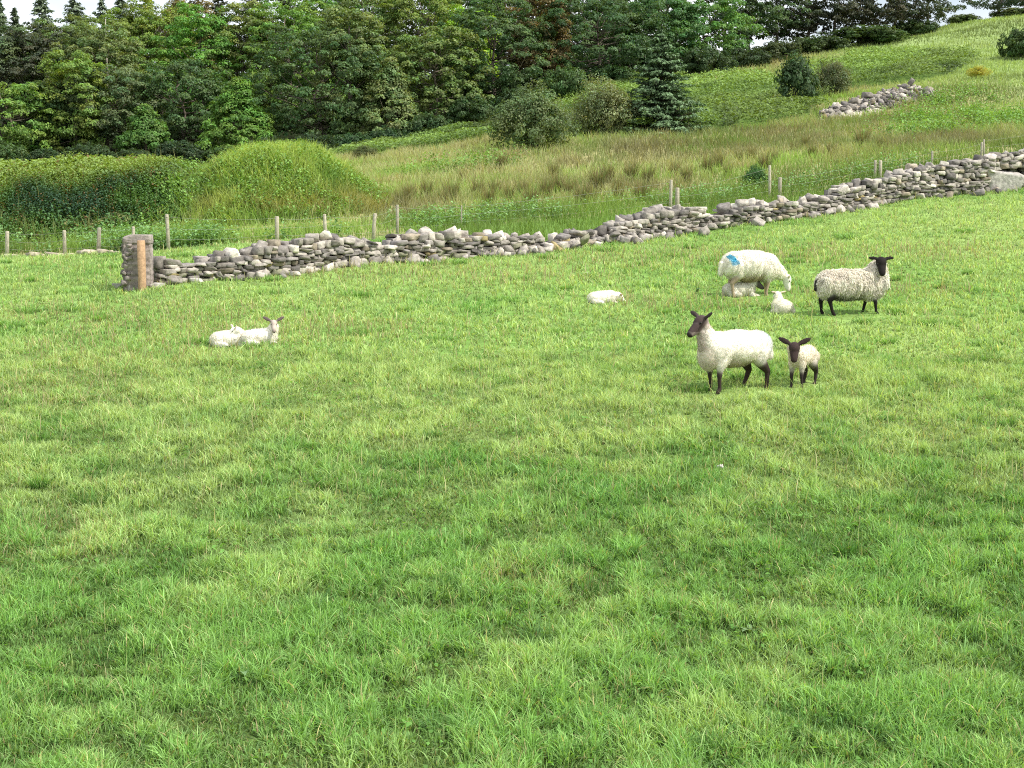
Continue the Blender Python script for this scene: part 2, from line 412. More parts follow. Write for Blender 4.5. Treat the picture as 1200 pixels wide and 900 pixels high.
def far_scatter(n, y0, y1, margin=4, power=1.4):
    return scatter(n, y0, y1, power, margin)
def wood_edge(x):
    return np.interp(x, [-60, -30, -10, 0, 8, 14, 24, 30, 60], [88, 88, 92, 97, 101, 105, 113, 140, 150])
def build_meadow():
    acc = Acc()
    x, y = far_scatter(330000, 33, 135)
    ok = (y > fence_y(x) + .05) | ((y > wall_y(x) + .35) & (x > at(480, 275, 38)[0]))
    ok &= y < wood_edge(x) + 6
    ok &= bracken_mask(x, y) < .55 + .3 * R.random(len(x))
    x, y = x[ok], y[ok]; n = len(x)
    n1 = fbm(x * .25, y * .25, 3); n2 = fbm(x * .9 + 5, y * .9, 3)
    fy = y - fence_y(x)
    green = np.array([.28, .44, .11]); beige = np.array([.43, .455, .25]); rushy = np.array([.36, .32, .16]); lime = np.array([.46, .57, .13])
    hill = sm(-2, 5, x - 20) * sm(60, 70, y)
    t = sm(.36, .66, n1 * .5 + n2 * .5 - .02) * sm(1.0, 6, fy) * (1 - .6 * hill)
    c = green + (beige - green) * t[:, None]
    r = sm(.55, .62, n2)[:, None] * sm(1, 6, fy)[:, None] * (1 - hill[:, None])
    c = c * (1 - .5 * r) + rushy * .5 * r
    c = c * (1 - .5 * hill[:, None]) + np.array([.40, .49, .215]) * .5 * hill[:, None]
    c = c * (.62 + .5 * sm(.32, .6, fbm(x * .13 + 60, y * .13, 3)))[:, None]
    b = bank(x, y); mb = sm(.1, .8, b); mound = sm(XB - .2, XB + 1.2, x) * mb
    c = c * (1 - mound[:, None]) + lime * (.7 + .6 * n2[:, None]) * mound[:, None]
    low = mound * sm(1.5, .6, b)
    c = c * (1 - .4 * low[:, None]) + np.array([.46, .38, .16]) * .4 * low[:, None]
    c *= R.uniform(.65, 1.3, (n, 1))
    h = (.22 + .38 * n2) * R.uniform(.6, 1.3, n) * (1 - .35 * hill) * np.where(mound > .3, .9, 1)
    keep = (mb < .3) | (R.random(len(x)) < sm(XB - .8, XB + .6, x))
    x, y, c, h = x[keep], y[keep], c[keep], h[keep]; n = len(x)
    w = R.uniform(.012, .028, n) * (y / 50)
    acc.add(*blades(np.c_[x, y, H(x, y) - .03], h, w, np.clip(R.normal(.4, .25, n), 0, 1.1), R.uniform(0, 2 * PI, n), c, 2, .4))
    # extra cover on the mound
    n = 42000
    x = R.uniform(XB - 1.5, XM + 4.5, n); y = R.uniform(40, 50, n)
    ok = (bank(x, y) > .12) & (R.random(n) < sm(XB - .9, XB + .6, x)); x, y = x[ok], y[ok]; n = len(x)
    b = bank(x, y); n2 = fbm(x * .8, y * .8 + H(x, y), 3)
    lime = np.array([.43, .57, .15]); dk = np.array([.20, .36, .075]); br = np.array([.42, .33, .14])
    t = sm(.38, .6, n2 + .12 * (b - 1))[:, None]
    c = dk * (1 - t) + lime * t
    lw = (sm(1.1, .3, b) * sm(.4, .6, fbm(x * .5 + 3, y * .5, 2)))[:, None]; c = c * (1 - .6 * lw) + br * .6 * lw
    c *= R.uniform(.7, 1.3, (n, 1))
    acc.add(*blades(np.c_[x, y, H(x, y) - .03], R.uniform(.14, .50, n) * (.6 + .8 * fbm(x * 1.4, y * 1.4, 2)), R.uniform(.012, .03, n), np.clip(R.normal(.5, .25, n), 0, 1.1), R.uniform(0, 2 * PI, n), c, 2, .4))
    tag(obj('meadow_grass', acc.mesh('meadow_grass'), M_GRASS), 'long rough beige and green grass on the bank and hillside behind the wall', 'grass', None, 'stuff')
build_meadow()

def build_bracken():
    acc = Acc()
    x, y = far_scatter(520000, 50, 125, 4, 1.0)
    ok = (bracken_mask(x, y) > .25 + .5 * R.random(len(x))) & (y < wood_edge(x) + 4)
    x, y = x[ok], y[ok]; n = len(x)
    n2 = fbm(x * .8, y * .8, 3); n3 = fbm(x * .25 + 70, y * .25, 2)
    c = (np.array([.13, .22, .05]) * (.45 + .55 * sm(.36, .54, fbm(x * .16 + 9, y * .16 + 2, 3)))[:, None]) + (np.array([.27, .45, .09]) - np.array([.15, .28, .05])) * sm(.35, .65, n2 * .5 + n3 * .5)[:, None]
    c *= R.uniform(.6, 1.3, (n, 1))
    hh = .25 + .55 * n2 + R.uniform(-.15, .15, n)
    nr = R.normal(0, .5, (n, 3)); nr[:, 2] = 1; nr[:, 1] -= .3
    v, f, cc = leaves(np.c_[x, y, H(x, y) + hh], nr, R.uniform(.12, .26, n), R.uniform(.06, .12, n), c)
    acc.add(v, [f], cc)
    tag(obj('bracken', acc.mesh('bracken'), M_PLANT), 'bright green bracken patches spreading over the hillside', 'bracken', None, 'stuff')
build_bracken()

def leafy_stems(acc, x, y, zb, hgt, c, leaf=.09, per=7):
    n = len(x)
    for k in range(per):
        q = (k + .6) / per
        az = R.uniform(0, 2 * PI, n)
        off = leaf * .55
        p = np.c_[x + np.cos(az) * off, y + np.sin(az) * off, zb + hgt * q]
        d = np.c_[np.cos(az), np.sin(az), R.uniform(-.5, .25, n)]
        nr = np.c_[np.cos(az) * .35, np.sin(az) * .35, np.ones(n)] + R.normal(0, .2, (n, 3))
        L = leaf * R.uniform(.7, 1.3, n) * (1.15 - .4 * q)
        v, f, cc = leaves(p, nr, L, L * .55, c * (.75 + .35 * q) * R.uniform(.8, 1.2, (n, 1)), dirs=d)
        acc.add(v, [f], cc)
def build_nettles():
    acc = Acc()
    x = R.uniform(FX[0, 0] - 2, at(1100, 190, 50)[0], 9000)
    y = fence_y(x) + R.uniform(.15, 2.0, len(x)) ** 1.3
    pr = np.interp(x, [-13, -6, -4, 2, 6, 12], [.9, .9, .5, .25, .22, .15]) * sm(.35, .6, fbm(x * .5, y * .5 + 3, 2)) * 1.3
    ok = R.random(len(x)) < pr
    x, y = x[ok], y[ok]; n = len(x)
    c = np.array([.20, .36, .13]) * R.uniform(.7, 1.4, (n, 1))
    leafy_stems(acc, x, y, H(x, y), R.uniform(.25, .6, n), c, .11, 6)
    x = R.uniform(XB - 1, XM + 4.2, 5200); y = R.uniform(40, 48, 5200); b = bank(x, y)
    ok = (b > .15) & (fbm(x * .9 + 4, y * .9, 3) > .52) & (R.random(5200) < .75); x, y = x[ok], y[ok]; n = len(x)
    leafy_stems(acc, x, y, H(x, y), R.uniform(.2, .5, n), np.array([.19, .34, .08]) * R.uniform(.7, 1.4, (n, 1)), .12, 6)
    tag(obj('nettles', acc.mesh('nettles'), M_PLANT), 'strip of dull green nettles and weeds along the foot of the fence', 'nettles', None, 'stuff')
build_nettles()

def build_tall_weeds():
    acc = Acc()
    for (u, v, t, rx, ry, k) in ((1130, 142, 66, 2.6, 3.2, 1500), (1080, 160, 60, 1.6, 2.2, 500), (1185, 150, 62, 1.6, 3, 700), (1110, 118, 74, 2.2, 2.5, 500), (545, 208, 58, 2.0, 1.6, 260)):
        p = at(u, v, t); x = R.normal(p[0], rx * .6, k); y = R.normal(p[1], ry * .6, k)
        ok = fbm(x * .9 + 13, y * .9, 2) > .40; x, y = x[ok], y[ok]; n = len(x)
        c = np.array([.20, .37, .09]) * R.uniform(.6, 1.35, (n, 1))
        leafy_stems(acc, x, y, H(x, y), R.uniform(.25, .8, n) * (.6 + .8 * fbm(x * .7, y * .7, 2)), c, .15, 6)
    tag(obj('tall_weeds', acc.mesh('tall_weeds'), M_PLANT), 'tall fresh green weeds growing in patches on the rough slope above the wall', 'weeds', None, 'stuff')
build_tall_weeds()

# ------------------------------------------------------------------ hedge on the bank
def build_hedge():
    acc = Acc()
    n = 30000
    x = R.uniform(at(-60, 250, 43)[0] - 3, XB + 1.3, n); y = R.uniform(39.0, 47, n)
    b = bank(x, y); ok = (b > .1) & (R.random(n) < 1 - sm(XB - .8, XB + 1.3, x)); x, y, b = x[ok], y[ok], b[ok]; n = len(x)
    bump_ = fbm(x * .9, y * .9, 3)
    hgt = (.25 + .32 * bump_ * sm(.1, .6, b)) * (1 - .6 * sm(XB - 2.2, XB + .3, x))
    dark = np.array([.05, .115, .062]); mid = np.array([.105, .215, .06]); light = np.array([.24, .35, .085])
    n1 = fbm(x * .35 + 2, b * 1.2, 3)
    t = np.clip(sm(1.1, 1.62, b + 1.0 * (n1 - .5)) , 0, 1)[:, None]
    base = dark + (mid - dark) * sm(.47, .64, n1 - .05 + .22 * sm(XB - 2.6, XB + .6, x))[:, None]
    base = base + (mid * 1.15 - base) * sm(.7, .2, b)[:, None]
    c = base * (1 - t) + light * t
    red = (R.random(n) < .05); c[red] = np.array([.2, .13, .05])
    zb = H(x, y) - .05
    kind = fbm(x * .6 + 30, y * .9 + 4, 2)
    gap = R.random(n) < sm(.55, .75, fbm(x * 1.3 + 8, b * 2.2, 2)) * .8
    for lo_, hi_, lf, per in ((0, .42, .085, 9), (.42, .56, .13, 7), (.56, 1.1, .19, 5)):
        k = (kind >= lo_) & (kind < hi_) & ~gap
        leafy_stems(acc, x[k], y[k], zb[k], hgt[k] * R.uniform(.7, 1.35, k.sum()), c[k], lf, per)
    k = R.random(n) < .008
    acc.add(*blades(np.c_[x[k], y[k], zb[k]], hgt[k] + R.uniform(.2, .5, k.sum()), np.full(k.sum(), .014), R.uniform(0, .4, k.sum()), R.uniform(0, 6, k.sum()), np.tile([.33, .34, .13], (k.sum(), 1)), 2, .3))
    tag(obj('hedge', acc.mesh('hedge'), M_PLANT), 'overgrown leafy hedge bank, dark below and lighter on top, behind the fence on the left', 'hedge')
build_hedge()

# ------------------------------------------------------------------ trees
def limb(acc, p0, p1, r0, r1, c, bend=.15, n=5, k=5):
    p0 = np.array(p0, float); p1 = np.array(p1, float); L = np.linalg.norm(p1 - p0)
    pts = [p0 + (p1 - p0) * q + R.normal(0, bend * L * .25, 3) * math.sin(PI * q) + np.array([0, 0, -.12 * L * math.sin(PI * q)]) for q in np.linspace(0, 1, k)]
    tube(acc, pts, np.linspace(r0, r1, k), c, n)
def broadleaf(seed, hgt=8., rx=2.3, shape='round', leaf=.15, dens=1.0):
    """trunk mesh and crown mesh of one broad-leaved tree, base at the origin"""
    global R
    keep = R; R = np.random.default_rng(seed)
    tr = Acc(); cr = Acc()
    bark = np.array([.16, .135, .105])
    low = {'round': .0, 'tall': .0, 'cone': .02, 'open': .16}[shape]
    k = 7
    pts = [np.array([R.normal(0, .05) * i, R.normal(0, .05) * i, hgt * .86 * i / (k - 1)]) for i in range(k)]
    tube(tr, pts, np.linspace(.02 * hgt + .03, .03, k), bark, 8)
    area = 4 * PI * rx * (hgt * (1 - low)) * .5
    nt = int(np.clip(area * 3.2, 70, 400) * dens * (.60 if shape == 'open' else 1))
    d = unit(R.normal(size=(nt, 3)))
    if shape != 'cone': d = np.sign(d) * np.abs(d) ** .78; d /= (np.abs(d) ** 2.6).sum(1, keepdims=True) ** (1 / 2.6)
    zz = np.clip((d[:, 2] + 1) / 2, 0, 1)
    lump = np.array([mnoise.noise(Vector(q * 1.9) + Vector((seed * 1.7, 0, 0))) + .5 * mnoise.noise(Vector(q * 4.5) + Vector((0, seed * 1.3, 0))) for q in d])
    rad = R.uniform(.45, 1.0, nt) ** .5 * (1 + .36 * lump)
    if shape == 'cone': hr = 1.75 * (1 - zz * .92) / np.maximum(np.sqrt(np.maximum(0, 1 - d[:, 2] ** 2)), .45) * .62
    elif shape == 'tall': hr = np.full(nt, 1.0)
    else: hr = 1.0 + .12 * (zz < .6)
    cz = hgt * (low + (1 - low) * .52); vz = hgt * (1 - low) * .48
    tc = np.c_[d[:, 0] * rx * rad * hr, d[:, 1] * rx * rad * hr, cz + d[:, 2] * vz * np.minimum(rad, 1.04)]
    for i in range(0, nt, 9):
        z0 = min(tc[i, 2] * .7, hgt * .8); j = z0 / (hgt * .86) * (k - 1); a0 = pts[int(j)] + (pts[min(k - 1, int(j) + 1)] - pts[int(j)]) * (j - int(j))
        limb(tr, a0, tc[i], .045, .012, bark * R.uniform(.8, 1.3))
    per = R.integers(52, 92, nt)
    ti = np.repeat(np.arange(nt), per); n = len(ti)
    sz = R.uniform(.26, .50, nt)[ti][:, None]
    dd = unit(R.normal(size=(n, 3))); dd[:, 2] = np.where(dd[:, 2] < -.2, -dd[:, 2], dd[:, 2])
    pos = tc[ti] + dd * sz * np.array([1.1, 1.1, .8]) * R.uniform(.7, 1.08, (n, 1))
    pos[:, 2] = np.maximum(pos[:, 2], .05)
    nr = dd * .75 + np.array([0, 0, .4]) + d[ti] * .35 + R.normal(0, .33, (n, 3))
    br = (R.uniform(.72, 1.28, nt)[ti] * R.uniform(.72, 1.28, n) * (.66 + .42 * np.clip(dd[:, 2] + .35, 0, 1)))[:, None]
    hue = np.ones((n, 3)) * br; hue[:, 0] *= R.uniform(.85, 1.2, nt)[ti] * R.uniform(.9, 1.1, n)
    L = leaf * R.uniform(.7, 1.35, n)
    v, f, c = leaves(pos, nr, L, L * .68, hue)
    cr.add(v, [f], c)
    a, b = tr.mesh('trunk', True), cr.mesh('crown')
    R = keep
    return a, b
def conifer(seed, hgt=9., rx=1.9, whorls=26, per=9, dens=26, droop=.25, low=.06, bush=.2, ragged=.25):
    global R
    keep = R; R = np.random.default_rng(seed)
    tr = Acc(); C = []; Nn = []; D = []; S = []
    bark = np.array([.09, .07, .055])
    tube(tr, [(0, 0, 0), (.02, 0, hgt * .5), (0, .02, hgt * .985)], [.16, .09, .012], bark, 7)
    for i in range(whorls):
        q = i / (whorls - 1)
        z = hgt * (low + (.97 - low) * q)
        rr = rx * 1.12 * ((1 - q) ** .8 + .03)
        m = max(4, int(per * (1 - .45 * q)))
        for j in range(m):
            az = 2 * PI * (j + (i % 2) * .5) / m + R.normal(0, .2)
            L = rr * R.uniform(1 - ragged, 1 + ragged * .6)
            dr = droop * L * R.uniform(.6, 1.3)
            e = np.array([math.cos(az) * L, math.sin(az) * L, -dr + .1 * L])
            p0 = np.array([0, 0, z + R.normal(0, .45 * hgt / whorls)])
            limb(tr, p0, p0 + e, .022 * (1 - q) + .008, .005, bark, .05, 3, 3)
            nn = int(dens * (.35 + .9 * L / rx))
            t = R.uniform(.12, 1.03, nn)
            sd = np.array([-math.sin(az), math.cos(az), 0])
            spread = .34 * L * (1.1 - t) + .05 * rx
            o = R.uniform(-1, 1, nn)
            pos = p0 + e * t[:, None] + sd * (o * spread)[:, None]
            pos[:, 2] += -dr * .6 * t * (t - 1) * 2 * 0 + R.normal(0, .05 * bush * 5, nn) - .12 * np.abs(o) * spread
            dirs = e / max(np.linalg.norm(e), 1e-6) * .8 + sd * (o * .9)[:, None] + np.array([0, 0, .15])
            nr = np.array([0, 0, 1.]) + R.normal(0, .45, (nn, 3)) + np.array([math.cos(az), math.sin(az), 0]) * .3
            C.append(pos); Nn.append(nr); D.append(dirs); S.append(R.uniform(.6, 1.25, (nn, 1)) * (.7 + .5 * t[:, None]))
    C = np.vstack(C); Nn = np.vstack(Nn); D = np.vstack(D); S = np.vstack(S); n = len(C)
    L = bush * R.uniform(.8, 1.5, n) * 1.4
    v, f, c = leaves(C, Nn, L, L * .42, np.ones((n, 3)) * S, .1, D)
    cr = Acc(); cr.add(v, [f], c)
    a, b = tr.mesh('trunk', True), cr.mesh('crown')
    R = keep
    return a, b
_cnt = [100]
CON = {'spruce': dict(whorls=34, per=10, dens=44, droop=.16, bush=.24, ragged=.55), 'pine': dict(whorls=24, per=8, dens=36, droop=.02, low=.12, bush=.24, ragged=.5),
       'fir': dict(whorls=26, per=13, dens=66, droop=.10, low=.02, bush=.12, ragged=.34)}
def tree(name, cat, kind, u, vtop, wpx, t, colr, label, group=None, sink=.1):
    _cnt[0] += 1
    g = on_ground(u, t)
    hh = max(1.0, at(u, vtop, t)[2] - g.z + sink)
    rx = wpx / FPX * t / 2
    if kind in CON: tr, cr = conifer(_cnt[0], hh, rx, **CON[kind])
    else: tr, cr = broadleaf(_cnt[0], hh, rx * 1.12, kind)
    tr.materials.append(M_BARK); cr.materials.append(M_NEEDLE if kind in CON else M_LEAF)
    e = empty(name, g - Vector((0, 0, sink)))
    tag(e, label, cat, group)
    obj('trunk', tr, None, e); o2 = obj('crown', cr, None, e)
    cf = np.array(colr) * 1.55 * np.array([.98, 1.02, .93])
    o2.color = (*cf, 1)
    return e
G_BRIGHT = (.125, .215, .05); G_MID = (.085, .165, .04); G_OLIVE = (.105, .155, .05); G_DARK = (.062, .11, .042); G_GREY = (.082, .12, .057); G_LIME = (.20, .32, .04)
G_BROWN = (.16, .128, .062); G_PALE = (.128, .175, .07); G_BLUE = (.04, .075, .048); G_PINE = (.04, .062, .030); G_YEL = (.135, .20, .048)
WG = 'trees of the wood behind the hedge bank'
B = 'broadleaved_tree'
for row in [
    # front edge of the wood, left to right
    (B, 'round', 14, 96, 92, 96, G_BRIGHT, 'bright green low bushy tree at the left edge of the wood'),
    (B, 'tall', 60, 98, 70, 98, G_DARK, 'dark olive tree between the bright bushy tree and the yellow-green tree at far left'),
    (B, 'tall', 92, 68, 66, 97, G_YEL, 'tall narrow tree with yellow-green streaks of leaves above the left hedge'),
    (B, 'round', 130, 84, 96, 99, G_GREY, 'dark grey-green round tree with pale bare stems above the hedge'),
    (B, 'cone', 174, 124, 62, 94, G_MID, 'small mid green tree standing low in front of dark trees above the hedge'),
    (B, 'round', 218, 78, 106, 100, G_DARK, 'large dark tree just left of the green cone-shaped tree above the mound'),
    (B, 'cone', 284, 98, 100, 94, (.10, .19, .04), 'green cone-shaped tree directly above the grassy mound'),
    (B, 'round', 376, 36, 128, 97, G_DARK, 'very dark grey-green tall tree with thin bare stems right of the mound'),
    (B, 'tall', 412, 12, 74, 98, G_PALE, 'pale olive slim tree on the right flank of the darkest tree'),
    (B, 'cone', 458, 74, 78, 95, G_PALE, 'layered olive tree with tiers of pale tufts over a dark hollow'),
    (B, 'round', 512, 40, 96, 98, G_OLIVE, 'olive ash-like tree with pale stems above the bramble belt'),
    (B, 'round', 580, 8, 106, 101, G_DARK, 'dark drooping tree left of the brown-tinged tree'),
    (B, 'tall', 633, -4, 62, 103, G_BROWN, 'brown and orange tinged tree standing out among the dark trees'),
    (B, 'round', 700, 4, 130, 104, (.05, .095, .037), 'wide dark green tree behind the silvery willow bush'),
    (B, 'round', 776, -6, 84, 107, (.06, .13, .045), 'dark green tree directly behind the top of the fir'),
    (B, 'round', 822, 8, 92, 108, (.085, .175, .045), 'fresh green tree at the right end of the wood beside the sky gap'),
    # second tier
    (B, 'round', 12, 34, 100, 112, G_GREY, 'grey-brown dull tree under the conifer tips at the far left'),
    (B, 'round', 52, 36, 92, 112, (.062, .075, .05), 'dusky blackish tree below the tallest conifer tip at left'),
    (B, 'round', 88, 28, 96, 114, G_OLIVE, 'olive rounded treetop above the yellow-green streaked tree'),
    (B, 'round', 124, 32, 90, 110, (.12, .165, .065), 'pale olive speckled treetop in the middle of the left wood'),
    (B, 'tall', 154, 20, 84, 116, G_YEL, 'light yellow-olive treetop beside a bare pale stem'),
    (B, 'round', 192, 8, 90, 118, (.14, .195, .045), 'yellowish green treetop just under the skyline at upper left'),
    (B, 'round', 240, 14, 84, 108, (.10, .215, .045), 'bright green tall rounded tree above the green cone-shaped tree'),
    (B, 'tall', 290, 12, 80, 109, (.135, .175, .055), 'olive treetop with yellow leaves between two bright green trees'),
    (B, 'round', 345, 4, 96, 108, G_BRIGHT, 'brightest green tall tree left of the very dark tree'),
    (B, 'tall', 226, 2, 60, 122, G_BROWN, 'reddish brown treetop behind the bright green rounded tree'),
    (B, 'round', 440, -12, 100, 112, G_OLIVE, 'olive treetop reaching the top of the frame left of centre'),
    (B, 'round', 492, -18, 90, 110, (.14, .2, .05), 'light olive treetop cut by the top of the frame near centre'),
    (B, 'tall', 555, 10, 46, 107, G_LIME, 'small lime green treetop glowing between dark trees'),
    (B, 'round', 600, -24, 90, 116, G_DARK, 'dark treetop behind and left of the brown-tinged tree'),
    (B, 'round', 660, -26, 90, 116, (.07, .12, .045), 'mid green treetop behind and right of the brown-tinged tree'),
    (B, 'round', 735, -20, 90, 118, (.06, .11, .042), 'dark green treetop at the upper frame edge left of the fir'),
    (B, 'round', 545, -20, 86, 118, G_MID, 'mid green treetop behind the small lime green treetop'),
    (B, 'round', 390, -14, 90, 116, G_MID, 'mid green treetop between the brightest tree and the pale olive tree'),
]:
    tree(row[0], 'tree', row[1], row[2], row[3], row[4], row[5], row[6], row[7], WG)
CG = 'conifers along the skyline behind the wood'
for (u, vt, w, t, kind, label) in [
    (10, 3, 40, 136, 'spruce', 'leftmost conifer tip on the skyline, thin and feathery'),
    (27, 12, 34, 138, 'spruce', 'short conifer tip second from the left on the skyline'),
    (58, -2, 62, 136, 'spruce', 'tallest pointed conifer on the left skyline with spreading branches'),
    (96, -1, 70, 134, 'spruce', 'broad dark conifer on the skyline right of the tallest one'),
    (128, 1, 60, 136, 'pine', 'blunt bushy conifer top in the middle of the left skyline'),
    (150, -4, 56, 140, 'spruce', 'conifer top touching the frame edge above the bare pale stem'),
    (178, -8, 60, 140, 'pine', 'ragged dark pine top with sky gaps right of the bare stem')]:
    tree('conifer_tree', 'conifer', kind, u, vt, w * 1.45, t, (.12, .15, .10), label, CG)
for (u, vt, w, t) in [(215,-14,70,136),(262,-16,80,130),(300,-20,90,128),(345,-24,90,130),(395,-26,90,132),(450,-30,90,134),(520,-30,100,134),(590,-34,100,134),(660,-36,100,134),(720,-36,90,132)]:
    tree('pine_tree', 'pine', 'pine', u, vt, w, t, (.055, .06, .036), 'dark pine at the top of the frame, mostly hidden behind the broadleaved wood', 'dark pines at the back of the wood')
for (u, vt, w, t, c, label) in [
    (846,-34,66,116,(.05,.085,.035),'first scrubby tree right of the fir, bright sky under its crown'),
    (872,-36,56,117,(.07,.12,.045),'slender ridge tree with two bare stems against white sky'),
    (905,-30,64,118,(.06,.10,.04),'ridge tree with leafy stem above the dark bramble clump'),
    (940,-34,70,119,(.04,.05,.03),'thick dark trunked tree on the ridge above the small rowan'),
    (972,-30,64,120,(.045,.055,.034),'dark ridge tree with leaning stems above the long bramble'),
    (1006,-34,70,121,(.05,.055,.035),'brownish ridge tree with stout trunk left of the last dense tree'),
    (1040,-30,74,122,(.045,.055,.034),'dense dark brown tree second to last in the ridge row'),
    (1078,-24,62,124,(.055,.075,.04),'last ridge tree before the open sky gap, branches spreading right'),
    (1160,-26,74,130,(.055,.085,.05),'scrubby tree on the ridge right of the open sky gap'),
    (1206,-26,66,131,(.05,.08,.045),'tree at the top right corner, cut by the frame edge')]:
    tree('ridge_tree', 'tree', 'open', u, vt, w, t, c, label, 'row of scrubby trees on the ridge')
tree('fir_tree', 'fir', 'fir', 772, 36, 100, 69.5, (.085, .132, .068), 'dark blue-green young fir standing alone in front of the wood')

# bushes: thing > stems, crown
def shrub(seed, hgt=2.6, rx=1.5, tufts=260, per=44, leaf=.11, upright=0., lobes=9, sd=.2):
    global R
    keep = R; R = np.random.default_rng(seed)
    st = Acc()
    for i in range(9):
        az = R.uniform(0, 2 * PI); q = R.uniform(.2, .6)
        limb(st, (0, 0, 0), (math.cos(az) * rx * q, math.sin(az) * rx * q, hgt * R.uniform(.45, .7)), .03, .008, np.array([.10, .085, .065]), .2)
    az = np.arange(lobes) * 2.4 + R.normal(0, .3, lobes); q = np.sqrt((np.arange(lobes) + .3) / lobes) * .72
    lr = R.uniform(.34, .5, lobes) * min(rx, hgt * .75)
    lz = np.clip(hgt * (.78 - .62 * q ** 1.5) * R.uniform(.8, 1.1, lobes) - lr * .5, lr * .45, None)
    lc = np.c_[np.cos(az) * rx * q, np.sin(az) * rx * q, lz]
    k = R.integers(0, lobes, tufts); d = unit(R.normal(size=(tufts, 3)))
    tc = lc[k] + d * (lr[k] * R.uniform(.6, 1.08, tufts))[:, None] * np.array([1, 1, 1.15])
    sp = R.random(tufts) < .1
    tc[sp] += d[sp] * .12 + np.array([0, 0, .16 * hgt * .5])
    tc[:, 2] = np.abs(tc[:, 2]) + .06
    m = R.integers(int(per * .6), int(per * 1.4), tufts); m[sp] = m[sp] // 3
    ti = np.repeat(np.arange(tufts), m); n = len(ti)
    sz = np.where(sp, .6, 1.)[ti] * sd * R.uniform(.7, 1.35, tufts)[ti]
    dd = unit(R.normal(size=(n, 3)))
    pos = tc[ti] + dd * sz[:, None] * np.array([1.1, 1.1, .85 + upright])
    pos[:, 2] = np.abs(pos[:, 2]) + .02
    nr = dd * .6 + d[ti] * .5 + np.array([0, 0, .4]) + R.normal(0, .35, (n, 3))
    br = (R.uniform(.7, 1.25, tufts)[ti] * R.uniform(.7, 1.3, n))[:, None] * np.ones((n, 3)); br[:, 0] *= R.uniform(.85, 1.2, tufts)[ti]
    dv = R.normal(size=(n, 3)); dv[:, 2] += upright * 3
    L = leaf * R.uniform(.7, 1.4, n)
    v, f, c = leaves(pos, nr, L, L * (.62 - .28 * min(1, upright)), br, .15, dv)
    cr = Acc(); cr.add(v, [f], c)
    a, b = st.mesh('stems', True), cr.mesh('crown'); a.materials.append(M_BARK); b.materials.append(M_LEAF)
    R = keep
    return a, b, hgt, rx * 1.1
SH = [shrub(81, 2.6, 1.5, 420, 60, .085, .1, 18), shrub(82, 2.4, 1.6, 300, 50, .09, .1, 12), shrub(83, 2.4, 1.4, 420, 52, .09, .7, 15), shrub(84, 2.0, 2.2, 330, 44, .14, 0, 13), shrub(85, 1.8, 2.4, 330, 44, .14, 0, 14),
      shrub(86, 2.4, 1.1, 170, 36, .14, .2, 7, .22)]
def bush(name, i, u, vb, vt, wpx, t, c, label, group=None):
    st, cr, hg, rx = SH[i]
    g = on_ground(u, t)
    hh = (vb - vt) / FPX * t; w = wpx / FPX * t
    e = empty(name, g, random.uniform(0, 6.28), (w / (2 * rx), w / (2 * rx), hh / hg))
    tag(e, label, 'bush', group); obj('stems', st, None, e); o = obj('crown', cr, None, e); o.color = (*(np.array(c) * 1.5), 1)
bush('round_bush', 0, 625, 177, 94, 104, 64, (.105, .155, .065), 'large round grey-green bush on the hillside left of the willow bush')
bush('willow_bush', 2, 706, 159, 90, 94, 69.5, (.165, .205, .10), 'silvery pale green willow bush between the round bush and the fir')
bush('rowan_tree', 5, 928, 123, 54, 48, 80, (.048, .09, .035), 'small dark upright rowan with leafy crown left of the stone heap')
bush('grey_bush', 1, 968, 116, 68, 58, 84, (.10, .13, .06), 'soft grey-green bush beside the small dark rowan')
bush('gorse_bush', 0, 430, 196, 178, 36, 74, (.10, .125, .05), 'small brownish bush at the top edge of the rough meadow by the mound')
bush('green_bush', 0, 884, 232, 203, 34, 47, (.06, .14, .04), 'small vivid green bush behind the fence near the middle of the wall')
bush('dark_bush', 3, 1190, 82, 46, 70, 98, (.055, .095, .03), 'dark rounded bush on the open hillside at the right frame edge')
bush('yellow_bush', 1, 1140, 98, 82, 34, 86, (.30, .31, .05), 'yellow flowering low bush on the hillside above the wall end')
